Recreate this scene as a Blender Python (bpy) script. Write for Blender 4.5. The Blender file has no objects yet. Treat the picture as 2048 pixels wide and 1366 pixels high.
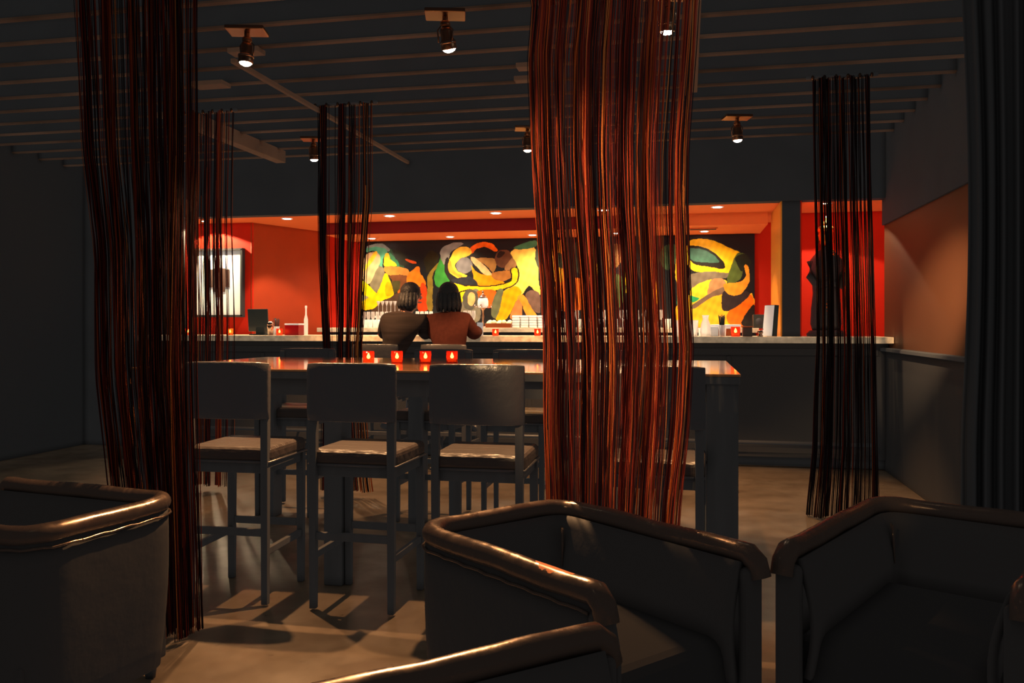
import bpy, bmesh, math, random
import numpy as np
from mathutils import Vector, Matrix
random.seed(7)
PI = math.pi
C = bpy.context.scene.collection
# ---------------------------------------------------------------- camera model (2048 x 1366)
F = 1700.0; YAW = math.radians(11.6); HE = 1.30; HZ = 649.0
CS, SN = math.cos(YAW), math.sin(YAW)
def at_h(u, v, h):            # point of height h
    zc = F*(HE-h)/(v-HZ); lat = (u-1024)/F*zc
    return Vector((lat*CS-zc*SN, lat*SN+zc*CS, h))
def at_y(u, v, Y):            # point in the plane Y
    k = (u-1024)/F; zc = Y/(k*SN+CS); lat = k*zc
    return Vector((lat*CS-zc*SN, Y, HE-(v-HZ)*zc/F))
def proj(X, Y, Z):
    zc = -X*SN+Y*CS; lat = X*CS+Y*SN
    return 1024+F*lat/zc, HZ+F*(HE-Z)/zc
# ---------------------------------------------------------------- materials
def srgb(r, g, b):
    f = lambda c: (c/255/12.92) if c/255 <= .04045 else ((c/255+.055)/1.055)**2.4
    return (f(r), f(g), f(b), 1)
def mat(name, col, rough=.6, spec=.5, metal=0, noise=0, scale=8, bump=0, bscale=None, coat=0, trans=0, emis=None, estr=0, alpha=1, ior=1.45, stretch=(1,1,1)):
    m = bpy.data.materials.new(name); m.use_nodes = True
    nt = m.node_tree; b = nt.nodes['Principled BSDF']
    if len(col) == 3: col = (*col, 1)
    b.inputs['Base Color'].default_value = col
    b.inputs['Roughness'].default_value = rough
    b.inputs['Specular IOR Level'].default_value = spec
    b.inputs['Metallic'].default_value = metal
    b.inputs['Coat Weight'].default_value = coat
    b.inputs['Coat Roughness'].default_value = .08
    b.inputs['Transmission Weight'].default_value = trans
    b.inputs['IOR'].default_value = ior
    b.inputs['Alpha'].default_value = alpha
    if emis:
        b.inputs['Emission Color'].default_value = (*emis[:3], 1); b.inputs['Emission Strength'].default_value = estr
    if noise or bump:
        tc = nt.nodes.new('ShaderNodeTexCoord'); mp = nt.nodes.new('ShaderNodeMapping'); mp.inputs['Scale'].default_value = stretch
        nt.links.new(tc.outputs['Object'], mp.inputs[0])
    if noise:
        n = nt.nodes.new('ShaderNodeTexNoise'); n.inputs['Scale'].default_value = scale; n.inputs['Detail'].default_value = 6
        nt.links.new(mp.outputs[0], n.inputs['Vector'])
        r = nt.nodes.new('ShaderNodeValToRGB')
        r.color_ramp.elements[0].position = .3; r.color_ramp.elements[1].position = .7
        r.color_ramp.elements[0].color = tuple(c*(1-noise) for c in col[:3])+(1,)
        r.color_ramp.elements[1].color = tuple(min(1, c*(1+noise)) for c in col[:3])+(1,)
        nt.links.new(n.outputs['Fac'], r.inputs[0]); nt.links.new(r.outputs[0], b.inputs['Base Color'])
    if bump:
        n2 = nt.nodes.new('ShaderNodeTexNoise'); n2.inputs['Scale'].default_value = bscale or scale*3; n2.inputs['Detail'].default_value = 4
        nt.links.new(mp.outputs[0], n2.inputs['Vector'])
        bp = nt.nodes.new('ShaderNodeBump'); bp.inputs['Strength'].default_value = bump; bp.inputs['Distance'].default_value = .02
        nt.links.new(n2.outputs['Fac'], bp.inputs['Height']); nt.links.new(bp.outputs[0], b.inputs['Normal'])
    return m
DK = .030          # the reflectance of the room's black-painted things
M = {}
M['black_paint'] = mat('black_paint', (DK,DK,DK), .8, .2, noise=.06, scale=3)
M['black_front'] = mat('bar_front_lacquer', (DK*.75,DK*.72,DK*.7), .5, .25)
M['joist_lit_edge'] = mat('joist_lit_edge_paint', (.07,.040,.026), .8, .1, noise=.5, scale=1.3)
M['deck'] = mat('deck_paint', (.022,.022,.022), .9, .1)
M['beam'] = mat('beam_paint', (.10,.055,.034), .7, .2, noise=.15, scale=2)
M['black_wood'] = mat('black_stained_wood', (DK,DK*.97,DK*.95), .55, .2, noise=.1, scale=20, stretch=(1,1,.1))
M['leather'] = mat('black_leather', (.028,.026,.026), .3, .5, bump=.25, bscale=18)
M['seat_leather'] = mat('worn_seat_leather', (.020,.015,.013), .36, .6, bump=.9, bscale=9, stretch=(.5,1.6,1))
M['red_wall'] = mat('red_plaster', srgb(176,32,14), .7, .2, noise=.05, scale=3)
M['orange_wall'] = mat('orange_plaster', srgb(146,48,18), .6, .3, noise=.08, scale=3)
M['soffit'] = mat('soffit_paint', srgb(206,96,44), .6, .3)
M['maroon'] = mat('maroon_fascia', srgb(104,22,20), .7, .2)
M['gold_jamb'] = mat('ochre_lacquer', srgb(205,120,40), .3, .5, noise=.12, scale=2, stretch=(.3,.3,1.6))
M['counter'] = mat('stone_counter', srgb(200,175,140), .4, .45, noise=.35, scale=14, bump=.1)
M['table'] = mat('dark_table_wood', (.11,.05,.022), .16, .6, noise=.35, scale=6, stretch=(.3,4,1), coat=.9)
M['chrome'] = mat('brushed_chrome', (.6,.5,.45), .25, metal=1)
M['copper'] = mat('warm_steel', (.45,.3,.22), .35, metal=1)
M['darkmetal'] = mat('dark_metal', (.05,.05,.05), .45, .5, metal=.3)
M['gold'] = mat('gold_leaf', (.95,.62,.2), .3, metal=1, bump=.5, bscale=25)
M['bronze'] = mat('blackened_bronze', (.05,.045,.04), .4, .5, metal=.3)
M['white'] = mat('white_ceramic', (.85,.83,.78), .4, .5)
M['paper'] = mat('white_paper', (.85,.82,.75), .8, .2)
M['amber'] = mat('brown_tray_wood', srgb(130,60,25), .4)
M['lemon'] = mat('pale_fruit', srgb(245,225,170), .5, noise=.1)
M['lens'] = mat('lit_lamp_face', (1,1,1), .5, emis=(1,.82,.58), estr=30)
M['lens_hi'] = mat('bright_lamp_face', (1,1,1), .5, emis=(1,.85,.62), estr=85)
M['downlens'] = mat('lit_downlight_face', (1,1,1), .5, emis=(1,.86,.66), estr=25)
M['flame'] = mat('candle_flame', (1,1,1), .5, emis=(1,.55,.17), estr=45)
M['wax'] = mat('candle_wax', (.9,.6,.35), .5, .3)
M['crystal'] = mat('bar_glass', (.97,.97,.95), .08, .6, trans=.75, ior=1.4)
M['skin'] = mat('skin', srgb(190,125,95), .5)
M['hair'] = mat('dark_hair', (.02,.018,.017), .5, .3, bump=.6, bscale=40)
M['jacket'] = mat('charcoal_pinstripe_cloth', srgb(34,27,24), .9, .1, noise=.35, scale=14, stretch=(.2,.2,3))
M['brown_top'] = mat('rust_brown_knit', srgb(60,27,19), .9, .1, noise=.15, scale=30)
M['dark_cloth'] = mat('dark_trouser_cloth', (.05,.048,.05), .9, .1)
M['red_box'] = mat('red_box_card', srgb(150,10,20), .4)
M['green'] = mat('smoked_plastic', (.03,.035,.03), .2)
M['drape'] = mat('black_velvet', (DK*.8,DK*.78,DK*.78), .95, .1)
M['panel'] = mat('lacquered_brown_panel', srgb(66,38,22), .5, .25, noise=.12, scale=1.5, stretch=(.4,.4,1))
M['vinyl'] = mat('booth_vinyl', (DK*.6,DK*.57,DK*.55), .6, .2)
# floor: stained polished concrete
def floor_mat():
    m = bpy.data.materials.new('polished_concrete'); m.use_nodes = True; nt = m.node_tree; b = nt.nodes['Principled BSDF']
    tc = nt.nodes.new('ShaderNodeTexCoord')
    def noise(s, d=8, rough=.6):
        n = nt.nodes.new('ShaderNodeTexNoise'); n.inputs['Scale'].default_value = s; n.inputs['Detail'].default_value = d; n.inputs['Roughness'].default_value = rough
        nt.links.new(tc.outputs['Object'], n.inputs['Vector']); return n
    def ramp(n, p0, c0, p1, c1):
        r = nt.nodes.new('ShaderNodeValToRGB'); r.color_ramp.elements[0].position = p0; r.color_ramp.elements[1].position = p1
        r.color_ramp.elements[0].color = (*c0, 1); r.color_ramp.elements[1].color = (*c1, 1); nt.links.new(n.outputs['Fac'], r.inputs[0]); return r
    def mul(a, c, f=1):
        x = nt.nodes.new('ShaderNodeMix'); x.data_type = 'RGBA'; x.blend_type = 'MULTIPLY'; x.inputs[0].default_value = f
        nt.links.new(a, x.inputs[6]); nt.links.new(c, x.inputs[7]); return x.outputs[2]
    base = ramp(noise(1.3), .3, (.030,.021,.013), .7, (.060,.043,.028))
    streak = ramp(noise(5, 10, .7), .35, (.72,.7,.68), .6, (1,1,1))
    spot = ramp(noise(17, 4, .5), .27, (.25,.2,.18), .33, (1,1,1))
    col = mul(mul(base.outputs[0], streak.outputs[0]), spot.outputs[0])
    nt.links.new(col, b.inputs['Base Color'])
    rr = ramp(noise(3), .3, (.28,)*3, .7, (.5,)*3); nt.links.new(rr.outputs[0], b.inputs['Roughness'])
    bp = nt.nodes.new('ShaderNodeBump'); bp.inputs['Strength'].default_value = .12; nt.links.new(noise(9).outputs['Fac'], bp.inputs['Height']); nt.links.new(bp.outputs[0], b.inputs['Normal'])
    b.inputs['Specular IOR Level'].default_value = .35
    return m
M['floor'] = floor_mat()
def cup_mat(name, col, tcol, tmix=.5):
    m = bpy.data.materials.new(name); m.use_nodes = True; nt = m.node_tree; nt.nodes.clear()
    o = nt.nodes.new('ShaderNodeOutputMaterial')
    t = nt.nodes.new('ShaderNodeBsdfTranslucent'); t.inputs[0].default_value = (*col, 1)
    tr = nt.nodes.new('ShaderNodeBsdfTransparent'); tr.inputs[0].default_value = (*tcol, 1)
    g = nt.nodes.new('ShaderNodeBsdfGlossy'); g.inputs[1].default_value = .1
    mx = nt.nodes.new('ShaderNodeMixShader'); mx.inputs[0].default_value = 1-tmix
    nt.links.new(t.outputs[0], mx.inputs[1]); nt.links.new(tr.outputs[0], mx.inputs[2])
    m2 = nt.nodes.new('ShaderNodeMixShader'); m2.inputs[0].default_value = .06; nt.links.new(mx.outputs[0], m2.inputs[1]); nt.links.new(g.outputs[0], m2.inputs[2])
    nt.links.new(m2.outputs[0], o.inputs[0]); return m
M['red_glass'] = cup_mat('red_candle_glass', (1,.04,.02), (1,.55,.36), .3)
M['wax'] = cup_mat('candle_wax', (1,.62,.28), (1,.8,.5), .93)
M['amber_glass'] = cup_mat('amber_candle_glass', (.95,.25,.03), (1,.55,.3), .35)
M['clear_glass'] = cup_mat('clear_bar_glass', (.97,.96,.92), (.97,.96,.93), .5)
def string_mat(name='orange_red_strings'):
    m = bpy.data.materials.new(name); m.use_nodes = True; nt = m.node_tree; b = nt.nodes['Principled BSDF']
    a = nt.nodes.new('ShaderNodeAttribute'); a.attribute_name = 'tint'
    nt.links.new(a.outputs['Color'], b.inputs['Base Color'])
    b.inputs['Roughness'].default_value = .42; b.inputs['Specular IOR Level'].default_value = .6
    nt.links.new(a.outputs['Color'], b.inputs['Specular Tint'])
    b.inputs['Sheen Weight'].default_value = .0
    tl = nt.nodes.new('ShaderNodeBsdfTranslucent'); nt.links.new(a.outputs['Color'], tl.inputs[0])
    mx = nt.nodes.new('ShaderNodeMixShader'); mx.inputs[0].default_value = .3
    o = nt.nodes['Material Output']; nt.links.new(b.outputs[0], mx.inputs[1]); nt.links.new(tl.outputs[0], mx.inputs[2]); nt.links.new(mx.outputs[0], o.inputs[0])
    return m
M['strings'] = string_mat()
# leather of the club chairs, with a seam-worn patch at one place
def club_leather(name, patch=None):
    m = mat(name, (.026,.020,.018), .24, .8, bump=.35, bscale=7)
    nt = m.node_tree; b = nt.nodes['Principled BSDF']
    tc = nt.nodes.new('ShaderNodeTexCoord')
    n = nt.nodes.new('ShaderNodeTexNoise'); n.inputs['Scale'].default_value = 16; n.inputs['Detail'].default_value = 7
    nt.links.new(tc.outputs['Object'], n.inputs['Vector'])
    r = nt.nodes.new('ShaderNodeValToRGB'); r.color_ramp.elements[0].position = .35; r.color_ramp.elements[0].color = (.16,)*4; r.color_ramp.elements[1].position = .75; r.color_ramp.elements[1].color = (.46,)*4
    nt.links.new(n.outputs['Fac'], r.inputs[0]); nt.links.new(r.outputs[0], b.inputs['Roughness'])
    b.inputs['Coat Weight'].default_value = .5; b.inputs['Coat Roughness'].default_value = .2; b.inputs['Coat Tint'].default_value = (1,.8,.6,1)
    b.inputs['Specular Tint'].default_value = (1,.72,.55,1)
    if patch:
        v = nt.nodes.new('ShaderNodeVectorMath'); v.operation = 'SUBTRACT'; v.inputs[1].default_value = patch
        nt.links.new(tc.outputs['Object'], v.inputs[0])
        sc = nt.nodes.new('ShaderNodeVectorMath'); sc.operation = 'MULTIPLY'; sc.inputs[1].default_value = (17, 7, 20)
        nt.links.new(v.outputs[0], sc.inputs[0])
        ln = nt.nodes.new('ShaderNodeVectorMath'); ln.operation = 'LENGTH'; nt.links.new(sc.outputs[0], ln.inputs[0])
        ad = nt.nodes.new('ShaderNodeMath'); ad.operation = 'ADD'; nt.links.new(ln.outputs['Value'], ad.inputs[0]); nt.links.new(n.outputs['Fac'], ad.inputs[1])
        cr = nt.nodes.new('ShaderNodeMath'); cr.operation = 'LESS_THAN'; cr.inputs[1].default_value = 1.02; nt.links.new(ad.outputs[0], cr.inputs[0])
        mx = nt.nodes.new('ShaderNodeMix'); mx.data_type = 'RGBA'; nt.links.new(cr.outputs[0], mx.inputs[0])
        mx.inputs[6].default_value = (.026,.020,.018,1); mx.inputs[7].default_value = (.42,.13,.04,1)
        nt.links.new(mx.outputs[2], b.inputs['Base Color'])
        m3 = nt.nodes.new('ShaderNodeMix'); m3.data_type = 'FLOAT'; nt.links.new(cr.outputs[0], m3.inputs[0]); nt.links.new(r.outputs[0], m3.inputs[2]); m3.inputs[3].default_value = .9
        nt.links.new(m3.outputs[0], b.inputs['Roughness'])
    return m
M['cushion'] = mat('matt_black_cushion_leather', (.014,.013,.0125), .95, 0)
M['shell'] = mat('dull_black_leather', (.020,.018,.017), .62, .12, bump=.3, bscale=7)
M['club'] = club_leather('cracked_brown_black_leather')

# ---------------------------------------------------------------- mesh helpers
class MB:
    def __init__(s): s.v = []; s.f = []; s.sm = []
    def add(s, vs, fs, smooth=False):
        n = len(s.v); s.v += [tuple(p) for p in vs]; s.f += [tuple(i+n for i in f) for f in fs]; s.sm += [smooth]*len(fs); return s
    def box(s, c, d, rz=0, rx=0, ry=0, taper=1):
        R = Matrix.Rotation(rz,3,'Z') @ Matrix.Rotation(ry,3,'Y') @ Matrix.Rotation(rx,3,'X')
        vs = []
        for z in (-1,1):
            k = taper if z < 0 else 1
            for x, y in ((-1,-1),(1,-1),(1,1),(-1,1)):
                vs.append(Vector(c)+R@Vector((x*d[0]/2*k, y*d[1]/2*k, z*d[2]/2)))
        return s.add(vs, [(3,2,1,0),(4,5,6,7),(0,1,5,4),(1,2,6,5),(2,3,7,6),(3,0,4,7)])
    def tube(s, pts, r, n=10, closed=False, cap=True, flat=1.0):
        pts = [Vector(p) for p in pts]; N = len(pts); vs = []; fs = []
        rs = r if isinstance(r, (list, tuple)) else [r]*N
        for i, p in enumerate(pts):
            if closed: t = pts[(i+1)%N]-pts[i-1]
            else: t = pts[min(i+1,N-1)]-pts[max(i-1,0)]
            t.normalize()
            up = Vector((0,0,1)) if abs(t.z) < .93 else Vector((0,1,0))
            a = t.cross(up).normalized(); b = a.cross(t)
            for k in range(n):
                th = 2*PI*k/n; vs.append(p+a*math.cos(th)*rs[i]+b*math.sin(th)*rs[i]*flat)
        for i in range(N if closed else N-1):
            j = (i+1)%N
            for k in range(n): fs.append((i*n+k, i*n+(k+1)%n, j*n+(k+1)%n, j*n+k))
        if cap and not closed: fs += [tuple(range(n))[::-1], tuple((N-1)*n+k for k in range(n))]
        return s.add(vs, fs, True)
    def lathe(s, prof, c=(0,0,0), n=24, R=None):
        R = R or Matrix.Identity(3); vs = []; fs = []
        for r, z in prof:
            for k in range(n):
                th = 2*PI*k/n; vs.append(Vector(c)+R@Vector((r*math.cos(th), r*math.sin(th), z)))
        for i in range(len(prof)-1):
            for k in range(n): fs.append((i*n+k, i*n+(k+1)%n, (i+1)*n+(k+1)%n, (i+1)*n+k))
        if prof[0][0] > 1e-5: fs.append(tuple(range(n))[::-1])
        if prof[-1][0] > 1e-5: fs.append(tuple((len(prof)-1)*n+k for k in range(n)))
        return s.add(vs, fs, True)
    def ell(s, c, d, n=16, R=None):
        prof = [(max(1e-6, math.sin(PI*i/n)), -math.cos(PI*i/n)) for i in range(n+1)]
        R = R or Matrix.Identity(3); S = Matrix.Diagonal(Vector(d))
        return s.lathe(prof, c, n*2, R@S)
    def build(s, name, m, parent=None, bevel=0, sub=0, solid=0):
        me = bpy.data.meshes.new(name); me.from_pydata(s.v, [], s.f); me.update()
        me.polygons.foreach_set('use_smooth', s.sm)
        o = bpy.data.objects.new(name, me); C.objects.link(o)
        ms = m if isinstance(m, list) else [m]
        for q in ms: me.materials.append(q)
        if parent: o.parent = parent
        if solid: d = o.modifiers.new('s', 'SOLIDIFY'); d.thickness = solid
        if bevel: d = o.modifiers.new('b', 'BEVEL'); d.width = bevel; d.segments = 3; d.limit_method = 'ANGLE'
        if sub: d = o.modifiers.new('u', 'SUBSURF'); d.levels = sub; d.render_levels = sub
        return o
def B(c, d, **k): return MB().box(c, d, **k)
def tag(o, label=None, cat=None, group=None, kind=None):
    if label: o['label'] = label
    if cat: o['category'] = cat
    if group: o['group'] = group
    if kind: o['kind'] = kind
    return o
def thing(name, loc, rz=0, label=None, cat=None, group=None):
    o = bpy.data.objects.new(name, None); C.objects.link(o); o.location = loc; o.rotation_euler = (0,0,rz)
    o.empty_display_size = .1
    return tag(o, label, cat, group)
def copy_tree(o, parent=None):
    c = o.copy(); C.objects.link(c)
    if parent: c.parent = parent
    for ch in [q for q in bpy.data.objects if q.parent == o]: copy_tree(ch, c)
    return c
def struct(name, mb, m, bevel=0):
    return tag(mb.build(name, m, bevel=bevel), kind='structure')
def wallbox(name, x0, x1, y0, y1, z0, z1, m):
    return struct(name, B(((x0+x1)/2,(y0+y1)/2,(z0+z1)/2), (x1-x0, y1-y0, z1-z0)), m)

# ---------------------------------------------------------------- the setting
XL, XR = -6.4, 1.76; YB, YW = -1.6, 8.1; ZC = 3.12; OH = 2.43
JAM0, JAM1 = .846, 1.03
struct('floor', B(((XL+4)/2, 4.3, -.05), (4-XL+.4, 12.2, .1)), M['floor'])
wallbox('ceiling', XL-.2, 4.2, YB-.2, 10.4, ZC, ZC+.1, M['deck'])
wallbox('wall_left', XL-.12, XL, YB, YW, 0, ZC, M['deck'])
wallbox('wall_back', XL-.12, 4.1, YB-.12, YB, 0, ZC, M['black_paint'])
# black bulkhead over the bar opening, the pillar between the two bays
wallbox('wall_front', XL, XR+.1, YW, YW+.14, OH, ZC, M['black_paint'])
wallbox('wall_left_of_bar', XL, -5.27, YW, YW+.14, 1.192, OH, M['black_paint'])  # extended further right, out of view, to block downlight spill
wallbox('wall_left_of_bar_lower', XL, -5.585, YW, YW+.14, 0, 1.192, M['black_paint'])
wallbox('trim_pillar', JAM0+.012, JAM1-.012, YW+.03, 9.04, 1.192, OH, M['black_paint'])
struct('wall_jamb', B((JAM0+.006, (YW+.03+9.04)/2, (1.192+OH)/2), (.012, 9.04-YW-.03, OH-1.192)), M['gold_jamb'])
struct('wall_bay_left', B((JAM1-.006, (YW+.03+9.04)/2, (1.192+OH)/2), (.012, 9.04-YW-.03, OH-1.192)), M['red_wall'])
# right hand side wall of the room: dark wainscot, lacquered panels over it
wallbox('wall_right', XR, XR+.12, 3.6, YW+.14, 1.07, 2.2, M['panel'])
wallbox('wall_right_upper', XR-.02, XR+.12, 3.6, YW+.14, 2.2, ZC, M['black_paint'])  # black paint stands in for the glow fading out up the wall
wallbox('wall_right_lower', XR-.03, XR+.12, 3.6, YW, 0, 1.07, M['vinyl'])
wallbox('wall_right_end', XR, 4.1, 3.48, 3.6, 0, ZC, M['black_paint'])
wallbox('wall_right_near', 3.98, 4.1, YB, 3.6, 0, ZC, M['black_paint'])
struct('trim_ledge', B((XR-.04, 5.84, 1.08), (.08, 4.48, .03)), M['black_paint'], .005)
# bar room shell
YP = 8.65; YM = 9.80
wallbox('wall_picture', XL, -4.71, YP, YP+.1, 0, OH+.3, M['red_wall'])
p0 = Vector((-4.71, YP)); p1 = Vector((-4.30, YM)); d = p1-p0
struct('wall_angled', B(((p0.x+p1.x)/2-.05, (p0.y+p1.y)/2+.03, 1.36), (.1, d.length+.04, 2.72), rz=-math.atan2(d.x, d.y)), M['orange_wall'])
wallbox('wall_bar', -4.4, 2.4, YM, YM+.1, 0, OH+.3, M['red_wall'])
wallbox('wall_bay_right', 2.0, 2.1, YW, YM, 0, OH+.3, M['red_wall'])
wallbox('wall_bay_rear', JAM0+.012, 2.0, 9.04, 9.12, 0, OH, M['red_wall'])
wallbox('ceiling_bar', XL, 2.1, YW+.14, YM+.1, OH, OH+.05, M['soffit'])
wallbox('ceiling_soffit', -4.0, .8, 8.885, YM, 2.31, OH, M['soffit'])
wallbox('trim_fascia', -4.0, -.72, 8.87, 8.885, 2.30, OH, M['maroon'])
wallbox('trim_fascia_right', -.72, .8, 8.87, 8.885, 2.31, OH, M['soffit'])
# joists, beams, conduit under the deck
i = 0
y = 0.9
while y < 7.95:
    i += 1
    mb = MB().box(((XL+XR)/2, y, 3.046), (XR-XL, .03, .148)).box(((XL+XR)/2, y, 2.966), (XR-XL, .042, .012))  # light brown bottom strip: bounce light painted along each joist's lower edge
    ob = mb.build('trim_joist', [M['black_paint'], M['joist_lit_edge']]); tag(ob, kind='structure')
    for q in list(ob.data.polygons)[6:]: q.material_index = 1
    y += .345
for (bx, y0, y1, w, h, zb) in ((-2.72, 4.75, YW, .03, .03, 2.90), (-3.84, 6.1, YW-.5, .10, .115, 2.86), (.055, 1.6, 6.0, .035, .035, 2.9)):
    struct('trim_beam', B((bx, (y0+y1)/2, zb+h/2), (w, y1-y0, h)), M['beam'], .004)
for (x, y, w, d) in ((-.98,5.33,.16,.1),(-1.03,5.6,.2,.08),(-3.2,5.3,.24,.12),(-4.0,6.0,.2,.1),(-2.6,4.7,.2,.1)):
    struct('trim_junction_plate', B((x, y, 2.945), (w, d, .03)), M['beam'], .004)

# ---------------------------------------------------------------- bar counter, base, rail
ctr = thing('bar_counter', (-1.9, 8.2, 0), 0, 'long stone-topped bar counter on a black front, across the rear of the room', 'bar counter')
def rel(mb, o):
    mb.v = [(x-o.location.x, y-o.location.y, z-o.location.z) for x, y, z in mb.v]; return mb
CT = 1.19
rel(B((-1.912, 8.17, CT-.028), (7.336, .64, .056)), ctr).build('countertop', M['counter'], ctr, bevel=.006)
rel(B((-1.912, 8.24, .615), (7.33, .38, 1.04)), ctr).build('bar_front', M['black_front'], ctr)
rel(B((-1.912, 8.27, .05), (7.33, .34, .09)), ctr).build('plinth', M['black_paint'], ctr)
mb = MB()
for k in range(8): mb.box((-5.2+k*.93, 8.047, .61), (.04, .010, .80))
mb.box((-1.93, 8.045, 1.05), (7.2,.016,.06)); mb.box((-1.93,8.045,.17),(7.2,.016,.07))
rel(mb, ctr).build('panel_moulding', M['black_front'], ctr, bevel=.003)
fr = thing('foot_rail', (-1.9, 7.93, .2), 0, 'thin dull metal foot rail running along the foot of the bar counter', 'foot rail')
rel(MB().tube([(-5.4,7.93,.24),(1.6,7.93,.24)], .018, 12), fr).build('rail', M['darkmetal'], fr)
for k in range(6):
    rel(MB().tube([(-5.2+k*1.34,7.93,.235),(-5.2+k*1.34,8.06,.235)], .012, 8), fr).build('bracket', M['darkmetal'], fr)
bb = thing('back_bar', (-1.8, 9.55, 0), 0, 'lit back bar shelf crowded with glassware under the mural', 'back bar')
BT = 1.262
rel(B((-1.75, 9.55, BT-.025), (5.0, .48, .05)), bb).build('shelf_top', M['counter'], bb, bevel=.004)
rel(B((-1.75, 9.6, .6), (4.96, .38, 1.21)), bb).build('cabinet', M['black_front'], bb)

# ---------------------------------------------------------------- mural (paint layout rasterised on a fine grid)
def catmull(P, n=7):
    P = np.array(P, float); N = len(P); out = []
    for i in range(N):
        a, b, c, d = P[i-1], P[i], P[(i+1)%N], P[(i+2)%N]
        for t in np.linspace(0, 1, n, endpoint=False):
            out.append(.5*((2*b)+(c-a)*t+(2*a-5*b+4*c-d)*t*t+(3*b-a-3*c+d)*t**3))
    return np.array(out)
def inside(px, py, P):
    r = np.zeros(px.shape, bool); N = len(P)
    x0, y0 = P.min(0); x1, y1 = P.max(0)
    box = (px >= x0) & (px <= x1) & (py >= y0) & (py <= y1)
    X = px[box]; Yv = py[box]; q = np.zeros(X.shape, bool)
    for i in range(N):
        xa, ya = P[i]; xb, yb = P[(i+1)%N]
        if ya == yb: continue
        c = ((ya > Yv) != (yb > Yv)) & (X < (xb-xa)*(Yv-ya)/(yb-ya)+xa); q ^= c
    r[box] = q; return r
def E(cx, cy, rx, ry): return [(cx+rx*math.cos(t*PI/5), cy+ry*math.sin(t*PI/5)) for t in range(10)]
L2 = lambda P: [(720+x*.19038, 440+y*.19034) for x, y in P]
L3 = lambda P: [(1080+x*.24414, 380+y*.24414) for x, y in P]
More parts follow.
